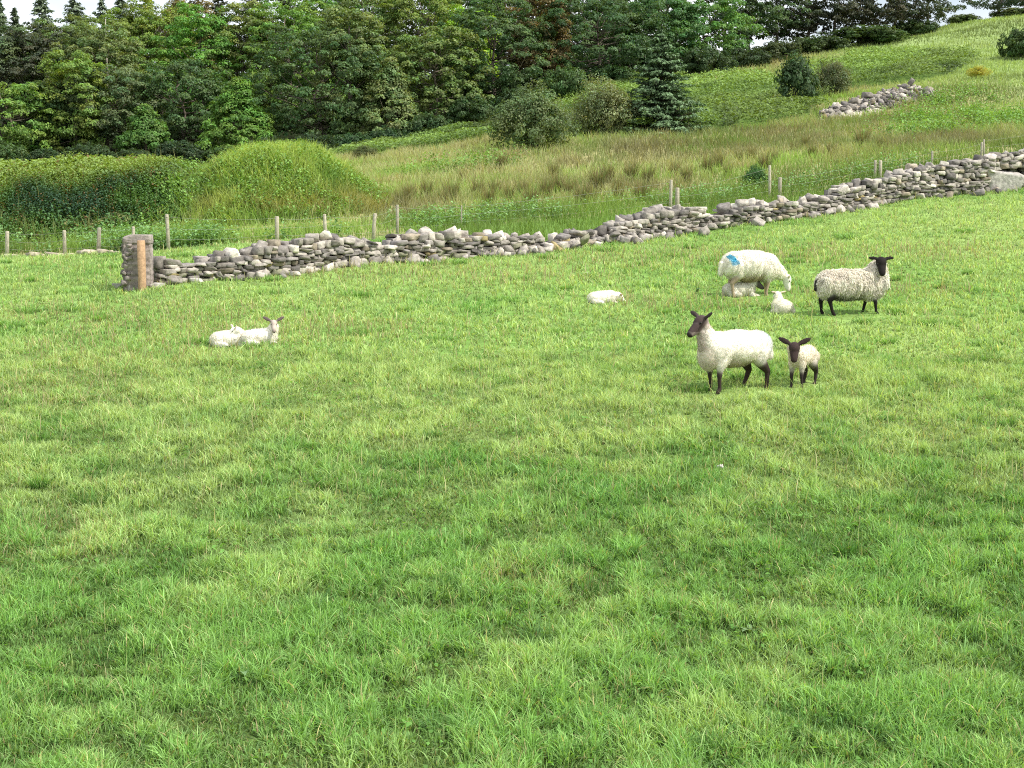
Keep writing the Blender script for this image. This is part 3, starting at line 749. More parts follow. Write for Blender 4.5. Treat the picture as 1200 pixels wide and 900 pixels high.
for (u, vb, vt, w, t, c, label) in [
    (8,192,160,70,90.5,(.06,.11,.036),'leafy shrub at the far left foot of the wood above the hedge'),
    (60,191,168,60,90.5,(.04,.075,.03),'dark low shrub above the hedge, second from the left'),
    (108,191,164,64,90.5,(.045,.08,.032),'dark low shrub above the hedge under the yellow-green streaked tree'),
    (158,190,170,60,90.5,(.045,.08,.03),'dark low shrub above the hedge under the small mid green tree'),
    (214,190,160,74,90.5,(.035,.065,.028),'very dark shrub left of the green cone-shaped tree'),
    (268,189,166,64,90.5,(.06,.11,.036),'shrub at the foot of the green cone-shaped tree'),
    (322,188,158,66,90.5,(.035,.062,.026),'very dark shrub behind the crest of the grassy mound'),
    (370,186,156,66,90.5,(.038,.068,.028),'very dark shrub right behind the mound under the darkest tree'),
    (412,178,152,60,90,(.04,.085,.032),'bramble at the left foot of the belt, beside the mound'),
    (455,172,146,64,92,(.035,.075,.03),'dark bramble under the layered olive tree'),
    (505,158,128,70,94,(.05,.095,.035),'bramble under the olive ash-like tree'),
    (556,146,112,72,96,(.055,.10,.036),'bramble rising towards the round bush, mid belt'),
    (604,132,100,66,98,(.05,.09,.034),'bramble directly behind the round bush'),
    (664,126,84,62,98,(.07,.125,.042),'leafy shrub behind and between the round bush and willow bush'),
    (716,104,78,70,101,(.05,.10,.036),'shrub at the foot of the wide dark tree, above the willow bush'),
    (828,100,66,70,103,(.045,.08,.03),'bramble right of the fir under the fresh green tree'),
    (868,92,66,70,105,(.042,.07,.028),'tall dark bramble clump on the ridge left of the small rowan'),
    (905,80,54,70,109,(.05,.075,.03),'dark bramble clump under the bare-stemmed ridge trees'),
    (955,66,45,80,114,(.05,.085,.03),'long low bramble under the dark ridge trees'),
    (1010,62,40,104,116,(.055,.095,.03),'broad bramble mound on the skyline above the stone heap'),
    (1064,50,30,60,122,(.05,.085,.03),'last low bramble tapering into the hillside skyline'),
    (1120,34,22,46,128,(.075,.11,.035),'thin scrub on the skyline in the open sky gap'),
    (1178,32,20,60,128,(.07,.10,.033),'low scrub on the skyline at the right')]:
    bush('bramble_bush', 3 + (int(u) % 2), u, vb, vt, w * 1.15, t, c, label, 'brambles and scrub along the wood edge and ridge')
# pale dead stem in the wood
acc = Acc(); g = on_ground(131, 111)
tube(acc, [(0, 0, 0), (.05, 0, 4), (0, .1, (at(131, 26, 111)[2] - g.z))], [.12, .09, .03], np.array([.36, .33, .27]), 7)
tag(obj('dead_tree', acc.mesh('dead_tree', True), M_BARK, None, g), 'bare pale dead stem standing among the olive treetops', 'dead tree')

# ------------------------------------------------------------------ stones
_bm = bmesh.new(); bmesh.ops.create_icosphere(_bm, subdivisions=2, radius=1)
_bm.verts.ensure_lookup_table()
ICO_V = np.array([v.co[:] for v in _bm.verts]); ICO_F = np.array([[v.index for v in f.verts] for f in _bm.faces]); _bm.free()
def _cube(n):
    idx = {}; V = []; F = []
    def vid(p):
        k = tuple(np.round(p, 5))
        if k not in idx: idx[k] = len(V); V.append(p)
        return idx[k]
    g = np.linspace(-1, 1, n + 1)
    for ax in range(3):
        for sg in (-1, 1):
            for i in range(n):
                for j in range(n):
                    q = []
                    for a, b in ((i, j), (i + 1, j), (i + 1, j + 1), (i, j + 1)):
                        p = np.zeros(3); p[ax] = sg; p[(ax + 1) % 3] = g[a]; p[(ax + 2) % 3] = g[b]; q.append(vid(p))
                    F.append(q if sg > 0 else q[::-1])
    return np.array(V), np.array(F)
CUBE3 = _cube(3); CUBE8 = _cube(9)
def stone(acc, c, r, rot, colr, fine=False, p=.3):
    V, F = CUBE8 if fine else CUBE3
    # hexahedron with eight displaced corners, edges worn round, a few corners knocked off
    cor = R.uniform(-p, p * .55, (2, 2, 2, 3))
    u = (V + 1) / 2
    off = 0
    for i in (0, 1):
        for j in (0, 1):
            for k in (0, 1):
                wgt = (u[:, 0] if i else 1 - u[:, 0]) * (u[:, 1] if j else 1 - u[:, 1]) * (u[:, 2] if k else 1 - u[:, 2])
                off = off + wgt[:, None] * cor[i, j, k] * np.array([2*i-1, 2*j-1, 2*k-1])
    v = V + off
    ln = np.linalg.norm(V, axis=1, keepdims=True)
    v = v * (1 - .03 * (ln - 1) / .732)
    for k in range(4):
        d = unit(R.normal(size=3)); e = v @ d; lim = R.uniform(.80, 1.35)
        v = v - np.maximum(0, e - lim)[:, None] * d
    v = v + R.normal(0, .012 if fine else .028, v.shape)
    M = np.array(Euler(rot).to_matrix())
    acc.add((v * np.asarray(r)) @ M.T + np.asarray(c), [F], colr)
def stone_col():
    b = R.random()
    c = np.array([.40, .365, .325]) if b < .5 else np.array([.25, .23, .215]) if b < .75 else np.array([.52, .48, .42]) if b < .9 else np.array([.36, .31, .24]) if b < .985 else np.array([.36, .30, .15])
    return c * np.array([1.0, 1., .98]) * R.uniform(.5, 1.25)
def build_wall():
    acc = Acc()
    us = np.arange(178, 1320, 1.0)
    base = np.array([at(u, np.interp(u, *zip(*WALL_BASE)), float(wall_t(u))) for u in us])
    topv = np.interp(us, *zip(*WALL_TOP)); basev = np.interp(us, *zip(*WALL_BASE))
    hgt = (basev - topv) / FPX * np.array([float(wall_t(u)) for u in us])
    seg = np.r_[0, np.cumsum(np.linalg.norm(np.diff(base[:, :2], axis=0), axis=1))]
    total = seg[-1]
    def P(s):
        x = np.interp(s, seg, base[:, 0]); y = np.interp(s, seg, base[:, 1]); h = np.interp(s, seg, hgt); u = np.interp(s, seg, us)
        return x, y, h, u
    def ang(s):
        a = P(max(0, s - .5)); b = P(min(total, s + .5)); return math.atan2(b[1] - a[1], b[0] - a[0])
    for side in (-1, 1):
        z = 0.0; 
        row = 0
        while z < 1.5:
            rh = R.uniform(.075, .145); s = R.uniform(0, .2)
            while s < total:
                l = R.uniform(.10, .31)
                if R.random() < .12: l *= 1.35
                x, y, h, u = P(s + l / 2); a = ang(s + l / 2)
                low = 632 < u < 712
                bould = 1150 < u < 1194
                if z + rh * .85 < h and not (low and R.random() < .35) and not (bould and side < 0 and z < .5):
                    hh = rh * R.uniform(.8, 1.25); off = side * (.20 - .05 * z) + R.normal(0, .03)
                    sh = .25 if low else .0
                    nx, ny = -math.sin(a), math.cos(a)
                    c = (x + nx * (off + R.normal(0, sh)), y + ny * (off + R.normal(0, sh)), Hs(x, y) - .02 + z + rh / 2)
                    col_ = stone_col() * (.85 if z < .2 else 1)
                    if z < .15 and R.random() < .15: col_ = np.array([.25, .245, .17])
                    jit = .3 if low else .09
                    if R.random() < .22 and hh > .11:
                        stone(acc, (c[0], c[1] + R.normal(0, .02), c[2] + hh * .32), (l * R.uniform(.4, .55), R.uniform(.12, .19), hh * .27), (R.normal(0, .06), R.normal(0, .08), a + R.normal(0, .1)), stone_col())
                        c = (c[0], c[1], c[2] - hh * .28); hh *= .55
                    stone(acc, c, (l * R.uniform(.47, .56), R.uniform(.13, .2), hh * .56), (R.normal(0, jit), R.normal(0, jit), a + R.normal(0, jit)), col_)
                s += l * (.98 if R.random() < .85 else 1.1)
            z += rh * .97; row += 1
    # loose coping stones
    s = .1
    while s < total:
        l = R.uniform(.12, .36); x, y, h, u = P(s); a = ang(s)
        if R.random() < (.4 if 632 < u < 712 else .8):
            stone(acc, (x + R.normal(0, .05), y + R.normal(0, .08), Hs(x, y) + h - .07 + R.uniform(-.05, .04)), (l * .5, R.uniform(.12, .22), R.uniform(.07, .13)),
                  (R.normal(0, .3), R.normal(0, .3), a + R.normal(0, .5)), stone_col() * 1.12)
        s += l * R.uniform(.8, 1.2)
    # spill at the foot, thicker where the wall has fallen
    for k in range(230):
        u = R.uniform(560, 730) if k < 110 else R.uniform(180, 1260)
        i = int(np.clip(u - 178, 0, len(us) - 1)); s = seg[i]; x, y, h, _ = P(s); a = ang(s)
        d = -abs(R.normal(.15, .22)) - .12
        xx, yy = x - math.sin(a) * d, y + math.cos(a) * d
        r = R.uniform(.05, .13)
        stone(acc, (xx, yy, Hs(xx, yy) + r * .45), (r * R.uniform(1, 1.7), r, r * R.uniform(.6, .9)), (R.normal(0, .4), R.normal(0, .4), R.uniform(0, 3)), stone_col() * 1.08)
    tag(obj('dry_stone_wall', acc.mesh('dry_stone_wall'), M_STONE), 'grey dry stone wall with a collapsed stretch running across the field up to the right', 'stone wall')
    acc = Acc()
    R2 = at(1173, 211, float(wall_t(1173)) - .28)
    gx = R2[0]; gy = R2[1]
    stone(acc, (0, 0, .22), (.60, .25, .34), (.1, .10, .1), np.array([.44, .41, .38]), True, .34)
    ob = acc.mesh('boulder'); o = obj('boulder', ob, M_STONE, None, (gx, gy, Hs(gx, gy)))
    o.rotation_euler = (0, 0, .25)
    tag(o, 'big pale smooth boulder built into the foot of the wall at right', 'boulder')
build_wall()

def build_heap():
    acc = Acc()
    prof = [(938,146,142),(955,141,137),(975,141,129),(990,142,121),(1010,141,116),(1030,136,110),(1050,128,102),(1065,123,101),(1080,117,106),(1092,112,109)]
    us = [p[0] for p in prof]
    for k in range(900):
        u = 1091 - 128 * R.random() ** 1.15; vb = np.interp(u, us, [p[1] for p in prof]); vt = np.interp(u, us, [p[2] for p in prof])
        q = R.random() ** 1.0
        v = vb + (vt - vb) * q
        t = np.interp(u, [938, 1092], [72.5, 76]) + q * 1.6
        p = at(u, v, t)
        r = R.uniform(.05, .15)
        c = stone_col() * (.6 if q < .7 and R.random() < .45 else .9)
        p = p + np.array([0, 0, R.normal(0, .09)]); r *= 1.0 if R.random() < .85 else 1.5
        if q < .25 and 985 < u < 1035: c = np.array([.55, .50, .42]) * R.uniform(.85, 1.1)
        stone(acc, p, (r * R.uniform(1, 1.7), r, r * R.uniform(.55, .9)), (R.normal(0, .5), R.normal(0, .5), R.uniform(0, 3)), c)
    tag(obj('stone_heap', acc.mesh('stone_heap'), M_STONE), 'long heap of tumbled pale stones on the hillside above the wall', 'stone heap')
build_heap()
for (u, v, r, c, label) in [
    (137, 338, .085, .44, 'small white stone on the grass left of the gate pillar'),
    (153, 340, .09, .40, 'flat stone at the foot of the gate pillar, left corner'),
    (184, 338, .10, .44, 'flat stone in the grass between pillar and wall end'),
    (230, 331, .08, .50, 'rounded pale stone at the foot of the wall near its left end'),
    (684, 323, .055, .62, 'small bright white stone in the open pasture behind the lone lying lamb')]:
    acc = Acc(); g = ground_at(u, v)
    stone(acc, (0, 0, r * .45), (r * 1.5, r, r * .62), (.1, .1, R.uniform(0, 3)), np.array([c, c * .95, c * .86]), True)
    tag(obj('loose_stone', acc.mesh('loose_stone'), M_STONE, None, g), label, 'stone', 'loose stones on the grass')
for k in range(14):
    u = 12 + k * 10.4 + R.normal(0, 3); acc = Acc(); g = on_ground(u, float(fence_t(u)) - .25); r = R.uniform(.06, .13)
    stone(acc, (0, 0, r * .3), (r * 1.8, r, r * .6), (.1, .1, R.uniform(0, 3)), np.array([.42, .37, .28]) * R.uniform(.8, 1.2))
    tag(obj('kerb_stone', acc.mesh('kerb_stone'), M_STONE, None, g), 'low pale stone in the broken line at the foot of the left fence', 'stone', 'broken line of stones under the left fence')

# ------------------------------------------------------------------ gate pillar
def build_pillar():
    g = ground_at(163, 338)
    s = FPX / (g.y / math.cos(PITCH))
    W = 31 / s; Hh = 62 / s
    e = empty('gate_pillar', g, .12)
    tag(e, 'square rough stone gate pillar at the left end of the wall', 'gate pillar')
    acc = Acc()
    D = W * .85
    z = -.05
    cg = np.array([.27, .235, .21])
    nu, nv = 40, 44
    th = np.linspace(0, 2 * PI, nu, endpoint=False); zz = np.linspace(-.1, Hh - .09, nv)
    T, Z = np.meshgrid(th, zz); px = np.sign(np.cos(T)) * np.abs(np.cos(T)) ** .10 * W / 2; py = np.sign(np.sin(T)) * np.abs(np.sin(T)) ** .10 * D / 2
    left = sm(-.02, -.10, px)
    rough = (fbm(T * 6 + 3, Z * 26, 3) - .5) * (.035 + .05 * left) + (vnoise(T * 2.2, Z * 9) - .5) * .05 * left
    px = px * (1 + rough / (W / 2)); py = py * (1 + rough / (D / 2))
    i = np.arange(nu * nv).reshape(nv, nu); j = np.roll(i, -1, 1)
    f = np.stack([i[:-1], j[:-1], j[1:], i[1:]], -1).reshape(-1, 4)
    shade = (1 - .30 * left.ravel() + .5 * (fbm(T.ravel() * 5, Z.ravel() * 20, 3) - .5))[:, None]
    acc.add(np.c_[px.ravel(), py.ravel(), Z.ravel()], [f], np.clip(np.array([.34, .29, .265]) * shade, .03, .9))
    for k in range(34):
        zq = R.uniform(.05, Hh - .15); yq = R.uniform(-D / 2, D / 2); r = R.uniform(.03, .06)
        pos = (-W / 2 + .01, yq, zq) if k % 3 else (R.uniform(-W / 2, -.1), -D / 2 + .01, zq)
        stone(acc, pos, (r, r * 1.2, r * .8), tuple(R.normal(0, .3, 3)), cg * R.uniform(.7, 1.25))
    obj('shaft', acc.mesh('shaft'), M_STONE, e)
    acc = Acc()
    stone(acc, (0, 0, Hh - .075), (W / 2 + .02, D / 2 + .02, .085), (0, .01, 0), np.array([.33, .285, .26]), True, .10)
    obj('cap_stone', acc.mesh('cap_stone'), M_STONE, e)
    acc = Acc()
    w2 = 8.5 / s / 2; cx = (169 - 163) / s; hh = 56 / s
    bmv = []
    x0, x1, y0, y1 = cx - w2, cx + w2, -D / 2 - .16, -D / 2 - .055
    z0, z1 = -.1, hh
    v = np.array([(x0, y0, z0), (x1, y0, z0), (x1, y1, z0), (x0, y1, z0), (x0, y0, z1 - .01), (x1, y0, z1 - .01), (x1, y1, z1 - .01), (x0, y1, z1 - .01),
                  (x0 + .01, y0 + .01, z1), (x1 - .01, y0 + .01, z1), (x1 - .01, y1 - .01, z1), (x0 + .01, y1 - .01, z1)])
    f = np.array([(0, 1, 5, 4), (1, 2, 6, 5), (2, 3, 7, 6), (3, 0, 4, 7), (4, 5, 9, 8), (5, 6, 10, 9), (6, 7, 11, 10), (7, 4, 8, 11), (8, 9, 10, 11)])
    acc.add(v, [f], np.array([.43, .28, .165]))
    o = obj('timber_post', acc.mesh('timber_post'), M_WOOD, e); o['label'] = 'upright orange-brown squared timber fixed to the front of the pillar'
build_pillar()

# ------------------------------------------------------------------ fence
def build_fence():
    p0 = on_ground(8, float(fence_t(8)))
    e = empty('wire_fence', p0); tag(e, 'thin post and wire fence with weathered wooden posts behind the stone wall', 'fence')
    inv = Vector(p0)
    tops = []
    #      u, v_top, radius, lean_x
    P = [(-70,268,.05,.0),(8,275,.05,.05),(76,272,.045,.01),(115,274,.05,.09),(157,266,.04,.0),(198,251,.045,-.03),(325,257,.055,.01),(382,251,.045,-.03),(437,250,.05,.10),(466,240,.045,.0),
         (541,243,.02,.0),(785,211,.045,.01),(793,220,.06,.0),(901,194,.04,-.02),(912,208,.055,.02),(1023,188,.04,.0),(1029,190,.05,.0),(1089,184,.035,0.),(1146,172,.035,.0),(1150,164,.035,-.06),(1290,140,.045,0.)]
    for (u, vt, r, lean) in P:
        t = float(fence_t(u)); g = on_ground(u, t); hh = max(.6, at(u, vt, t)[2] - g.z)
        acc = Acc(); base = g - inv
        c = np.array([.42, .38, .29]) * R.uniform(.8, 1.1)
        b = np.array(base); top = b + np.array([lean * hh, R.normal(0, .02), hh])
        tube(acc, [b - [0, 0, .2], b + (top - b) * .5, top - [0, 0, .015], top], [r, r * .96, r * .92, r * .7], c, 8)
        obj('post', acc.mesh('post'), M_WOOD, e)
        tops.append((b, hh, lean))
    for q in (.92, .6, .3):
        acc = Acc()
        pts = []
        for i in range(len(tops) - 1):
            a, ha, la = tops[i]; b, hb, lb = tops[i + 1]
            A = a + np.array([la, 0, 1.0]) * ha * q; Bp = b + np.array([lb, 0, 1.0]) * hb * q
            for k in range(4):
                f_ = k / 4; pp = A + (Bp - A) * f_; pp[2] -= .05 * math.sin(PI * f_); pts.append(pp + [0, -.05, 0])
        tube(acc, pts, [.0028] * len(pts), np.array([.30, .32, .24]), 4)
        obj('wire', acc.mesh('wire'), M_WIRE, e)
build_fence()

# ------------------------------------------------------------------ rush clumps, docks and other single plants
def rush_mesh(seed):
    global R
    keep = R; R = np.random.default_rng(seed)
    n = 170; a = R.uniform(0, 2 * PI, n); rr = R.uniform(0, .22, n) ** .9
    base = np.c_[np.cos(a) * rr, np.sin(a) * rr, np.zeros(n)]
    c = np.array([.24, .22, .10]) * R.uniform(.6, 1.3, (n, 1)); b = R.random(n) < .4; c[b] = np.array([.29, .245, .14]) * R.uniform(.7, 1.2, (b.sum(), 1))
    g = R.random(n) < .3; c[g] = np.array([.18, .26, .09]) * R.uniform(.8, 1.2, (g.sum(), 1))
    acc = Acc(); acc.add(*blades(base, R.uniform(.45, .95, n), R.uniform(.012, .022, n), np.clip(R.normal(.3, .18, n), 0, .9), a + R.normal(0, .4, n), c, 3, .3))
    m = acc.mesh('rush_clump'); m.materials.append(M_GRASS); R = keep
    return m
RM = [rush_mesh(91), rush_mesh(92), rush_mesh(93)]
for k, (u, v) in enumerate([(480,236),(500,232),(520,240),(528,236),(560,232),(572,240),(580,230),(596,236),(612,228),(622,244),(640,232),(655,226),(668,230),(684,240),(700,222),(712,214),(724,232),
                            (740,212),(752,236),(760,216),(790,206),(804,214),(828,204),(842,196),(852,206),(866,190),(880,188),(896,200),(908,190),(930,178),(944,174),(952,184),(975,182),(1010,172),(470,242),(540,212),(588,198),(650,210),(1034,176),(695,236)]):
    g = ground_at(u, v, 44, 90)
    o = obj('rush_clump', RM[k % 3], None, None, g); o.rotation_euler = (0, 0, R.uniform(0, 6)); s = R.uniform(.45, 1.0); o.scale = (s * .9, s * .9, s)
    tag(o, 'brownish tuft of rushes standing in the rough meadow behind the wall', 'rush clump', 'rush clumps in the rough meadow')
def dock(u, v, n, ln, label, c=(.11, .20, .075), name='dock_plant', up=.35):
    g = ground_at(u, v, 5, 60)
    acc = Acc()
    for k in range(n):
        az = 2 * PI * k / n + R.normal(0, .3); L = ln * R.uniform(.75, 1.2); el = up * R.uniform(.5, 3.2)
        d = np.array([math.cos(az), math.sin(az), 0]); sd = np.array([-d[1], d[0], 0]); ts = np.linspace(0, 1, 7)
        ctr = np.array([d * L * q * math.cos(el * .6) + np.array([0, 0, .01 + L * (el * q * 1.3 - .75 * el * q * q * 1.2)]) for q in ts])
        wd = L * .17 * np.sin(PI * np.clip(ts * .92 + .06, 0, 1)) ** .8 * (1.2 - .4 * ts)
        le = ctr - sd * wd[:, None] + np.array([0, 0, .25]) * wd[:, None]; ri = ctr + sd * wd[:, None] + np.array([0, 0, .25]) * wd[:, None]
        v = np.vstack([le, ctr, ri]); f = []
        for i in range(6): f += [(i, i + 1, 8 + i, 7 + i), (7 + i, 8 + i, 15 + i, 14 + i)]
        acc.add(v, [np.array(f)], np.array(c) * R.uniform(.8, 1.2))
    tag(obj(name, acc.mesh(name, True), M_PLANT, None, g), label, 'weed', 'broad-leaved weeds in the near grass')
dock(880, 742, 4, .13, 'broad-leaved dock with grey-green leaves in the near grass right of centre', (.26, .40, .18))
dock(1112, 757, 3, .13, 'small dock with one long pale leaf in the near grass at right', (.26, .42, .17))
dock(283, 795, 5, .15, 'large floppy dock in a dark hollow of the near grass at left', (.22, .36, .16))
dock(345, 785, 4, .13, 'dock just right of the large floppy dock in the near grass', (.22, .38, .14))
dock(817, 344, 9, .13, 'dark weed tuft sticking up from the pasture left of the grazing ewe', (.12, .22, .09), up=.6)
acc = Acc(); g = ground_at(844, 558)
for k in range(9): stone(acc, R.normal(0, .009, 3) * [1.3, 1, .4] + [0, 0, .10], (.016, .012, .009), (R.normal(), R.normal(), 0), np.array([.74, .72, .66]))
tag(obj('wool_scrap', acc.mesh('wool_scrap', True), M_WOOL, None, g), 'small white scrap of wool lying on the pasture below the ewe and lamb', 'wool scrap')

# ------------------------------------------------------------------ sheep
def rot_to(d):
    return np.array(Vector((1, 0, 0)).rotation_difference(Vector(d)).to_matrix())
class Animal:
    def __init__(s): s.p = []
    def ell(s, c, r, k, rot=(0, 0, 0), M=None):
        Mx = np.array(Euler(rot).to_matrix()) if M is None else M
        s.p.append(('e', np.array(c, float), np.array(r, float), Mx, k))
    def cap(s, a, ra, b, rb, k): s.p.append(('c', np.array(a, float), ra, np.array(b, float), rb, k))
    def head(s, H, yaw, pitch, sc=1., ear=1., earup=.15, earback=.2, face='F', muz='M', roll=0, eark='E', wd=1.):
        """poll at H, turned by yaw and nose down by pitch (radians)"""
        Mh = np.array((Matrix.Rotation(yaw, 3, 'Z') @ Matrix.Rotation(pitch, 3, 'Y') @ Matrix.Rotation(roll, 3, 'X')))
        s.Mh = Mh; s.H = np.array(H, float); s.hs = sc
        W = lambda p: s.H + Mh @ (np.array(p, float) * sc)
        s.ell(W((.055, 0, 0)), np.array((.095, .068 * wd, .078)) * sc, face, M=Mh)
        for q in np.linspace(0, 1, 7):
            s.ell(W((.08 + .135 * q, 0, -.005 - .03 * q)), np.array((.05, (.060 - .017 * q) * wd, .060 - .017 * q)) * sc, face, M=Mh)
            s.ell(W((.08 + .12 * q, 0, -.045 - .017 * q)), np.array((.04, (.048 - .018 * q) * wd, .048 - .018 * q)) * sc, face, M=Mh)
        s.ell(W((.240, 0, -.046)), np.array((.042, .039 * wd, .040)) * sc, muz, M=Mh)
        for sg in (-1, 1):
            Me = Mh @ np.array(Matrix.Rotation(sg * earback, 3, 'Z') @ Matrix.Rotation(sg * earup, 3, 'X') @ Matrix.Rotation(.6, 3, 'Y'))
            c = W((.012, sg * .062, .042)) + Me @ np.array([0, sg * .062 * ear, 0]) * sc
            s.ell(c, np.array((.030 * ear, .075 * ear, .013)) * sc, eark, M=Me)
            s.cap(W((.03, sg * .05, .035)), .022 * sc, c, .016 * sc, eark)
        s.eyes = [W((.10, sg * .056, .022)) for sg in (-1, 1)]
    def build(s, name, parent, colors, voxel=.012, woolamp=.015, fleece=4000, flen=.03, marks=(), smooth_it=5, shaggy=0.):
        bm = bmesh.new()
        for p in s.p:
            if p[0] == 'e':
                M4 = Matrix.Translation(Vector(p[1])) @ Matrix(p[3].tolist()).to_4x4() @ Matrix.Diagonal((*p[2], 1))
                bmesh.ops.create_icosphere(bm, subdivisions=3, radius=1, matrix=M4)
            else:
                a, b = Vector(p[1]), Vector(p[3]); L = (b - a).length; n = max(2, int(L / .015))
                for i in range(n + 1):
                    q = i / n
                    bmesh.ops.create_icosphere(bm, subdivisions=2, radius=p[2] + (p[4] - p[2]) * q, matrix=Matrix.Translation(a.lerp(b, q)))
        me = bpy.data.meshes.new('tmp'); bm.to_mesh(me); bm.free()
        o = bpy.data.objects.new('tmp', me); col.objects.link(o)
        m = o.modifiers.new('r', 'REMESH'); m.mode = 'VOXEL'; m.voxel_size = voxel
        m = o.modifiers.new('s', 'SMOOTH'); m.factor = .5; m.iterations = smooth_it
        dg = bpy.context.evaluated_depsgraph_get()
        me2 = bpy.data.meshes.new_from_object(o.evaluated_get(dg)); me2.name = name
        bpy.data.objects.remove(o); bpy.data.meshes.remove(me)
        n = len(me2.vertices)
        V = np.empty(n * 3, np.float32); me2.vertices.foreach_get('co', V); V = V.reshape(-1, 3).astype(float)
        Nn = np.empty(n * 3, np.float32); me2.vertices.foreach_get('normal', Nn); Nn = Nn.reshape(-1, 3).astype(float)
        keys = sorted({p[-1] for p in s.p}); D = {k: np.full(n, 9.) for k in keys}
        for p in s.p:
            if p[0] == 'e':
                q = (V - p[1]) @ p[3] / p[2]; d = (np.linalg.norm(q, axis=1) - 1) * p[2].min()
            else:
                ab = p[3] - p[1]; t = np.clip(((V - p[1]) @ ab) / max(ab @ ab, 1e-9), 0, 1)
                d = np.linalg.norm(V - p[1] - t[:, None] * ab, axis=1) - (p[2] + (p[4] - p[2]) * t)
            D[p[-1]] = np.minimum(D[p[-1]], d)
        W = np.stack([np.exp(-D[k] / .008) for k in keys], 1); W /= W.sum(1, keepdims=True)
        wool = sum(W[:, i] for i, k in enumerate(keys) if k in ('W', 'B', 'C', 'N'))
        def colour(P, Wt):
            c = sum(Wt[:, i:i+1] * np.array(colors[k]) for i, k in enumerate(keys))
            for (mc, mr, mcol, amt) in marks:
                q = np.linalg.norm((P - np.array(mc)) / np.array(mr), axis=1) + .9 * (vnoise(P[:, 0] * 22 + 5, P[:, 2] * 22) - .5)
                w = (amt * (1 - sm(.75, 1.05, q)))[:, None]
                c = c * (1 - w) + np.array(mcol) * w
            return c
        nz = fbm(V[:, 0] * 16 + V[:, 1] * 9, V[:, 2] * (6 if shaggy else 14) + V[:, 1] * 11, 3) - .5
        big = fbm(V[:, 0] * 5 + V[:, 1] * 4 + 3, V[:, 2] * 4, 2) - .5
        V2 = V + Nn * (wool * (woolamp * 2.4 * nz + woolamp * 1.2 * big))[:, None]
        me2.vertices.foreach_set('co', V2.astype(np.float32).ravel())
        C = np.ones((n, 4), np.float32)
        cc = colour(V, W)
        low = sm(.5, .3, V[:, 2] / max(V[:, 2].max(), .1))
        cc = cc * (1 - .12 * wool * low)[:, None] * (1 + .35 * wool * nz)[:, None]
        C[:, :3] = np.clip(cc, 0, 1)
        a = me2.color_attributes.new('Col', 'FLOAT_COLOR', 'POINT'); a.data.foreach_set('color', C.ravel())
        me2.polygons.foreach_set('use_smooth', np.ones(len(me2.polygons), bool))
        me2.materials.clear(); me2.materials.append(M_SKIN); me2.update()
        body = obj(name, me2, None, parent)
        # fleece: short tapered locks lying over the wool
        pr = np.clip(wool, 0, 1) ** 4; idx = R.choice(n, fleece, p=pr / pr.sum())
        P = V2[idx] + R.normal(0, voxel * .5, (fleece, 3)); nn = Nn[idx]
        down = np.array([-.25, 0, -1.]); down = down - (nn @ down)[:, None] * nn
        d = unit(nn * (.75 - .35 * shaggy) + down * (.5 + .6 * shaggy) + R.normal(0, .45, (fleece, 3)))
        L = flen * R.uniform(.5, 1.5, fleece)
        sd = unit(np.cross(d, nn + R.normal(0, .4, (fleece, 3))))
        w = L * (.26 if shaggy else .34)
        v = np.empty((fleece, 5, 3))
        v[:, 0] = P - sd * w[:, None]; v[:, 1] = P + sd * w[:, None]
        mid = P + d * (L * .55)[:, None]
        v[:, 2] = mid - sd * (w * .75)[:, None]; v[:, 3] = mid + sd * (w * .75)[:, None]
        v[:, 4] = P + d * L[:, None] + np.array([0, 0, -.35]) * L[:, None]
        off = (np.arange(fleece) * 5)[:, None]
        fc = np.repeat(np.clip(cc[idx] * R.uniform(.88, 1.08, (fleece, 1)), 0, .92), 5, 0)
        acc = Acc(); acc.add(v.reshape(-1, 3), [off + np.array([[0, 1, 3, 2]]), off + np.array([[2, 3, 4]])], fc)
        obj('fleece', acc.mesh('fleece'), M_WOOL, parent)
        for ep in s.eyes:
            acc = Acc(); acc.add(ICO_V * .0125 * s.hs + ep, [ICO_F], np.array([.02, .014, .01])); obj('eye', acc.mesh('eye', True), M_EYE, parent)
        return body

CREAM = (.80, .74, .62); WHITE = (.90, .85, .74); DIRTY = (.60, .53, .42); BLACK = (.018, .014, .013); BROWN = (.065, .045, .042); GREYF = (.24, .20, .18)

def legs_stand(A, L=.30, wid=.105, k=('L', 'L'), hip=.0, step=(0, 0, 0, 0), s=1., th=1.):
    """front left, front right, hind left, hind right; step moves each hoof along x"""
    for i, sg in enumerate((1, -1)):
        x = L; y = sg * wid; d = step[i]
        A.cap((x, y, .44 * s), .085 * s * th, (x + d * .2 + .01, y, .33 * s), .055 * s * th, 'W')
        A.cap((x + d * .2 + .01, y, .34 * s), .048 * s, (x + .015 + d * .55, y, .225 * s), .033 * s, k[0])
        A.cap((x + .015 + d * .55, y, .225 * s), .031 * s, (x + d * .9, y, .075 * s), .024 * s, k[0])
        A.cap((x + d * .9, y, .075 * s), .027 * s, (x + d + .025, y, .026 * s), .032 * s, 'L')
    for i, sg in enumerate((1, -1)):
        x = -L - .02; y = sg * wid; d = step[2 + i]
        A.cap((x - .02, y * .9, .53 * s), .135 * s * th, (x + .04 + d * .3, y * 1.1, .43 * s), .095 * s * th, 'W')
        A.cap((x + .03 + d * .3, y * 1.08, .41 * s), .088 * s, (x - .085 + d * .6, y, .265 * s), .042 * s, k[1])
        A.cap((x - .085 + d * .6, y, .265 * s), .038 * s, (x - .05 + d * .95, y, .08 * s), .026 * s, k[1])
        A.cap((x - .05 + d * .95, y, .08 * s), .028 * s, (x - .02 + d, y, .026 * s), .032 * s, 'L')

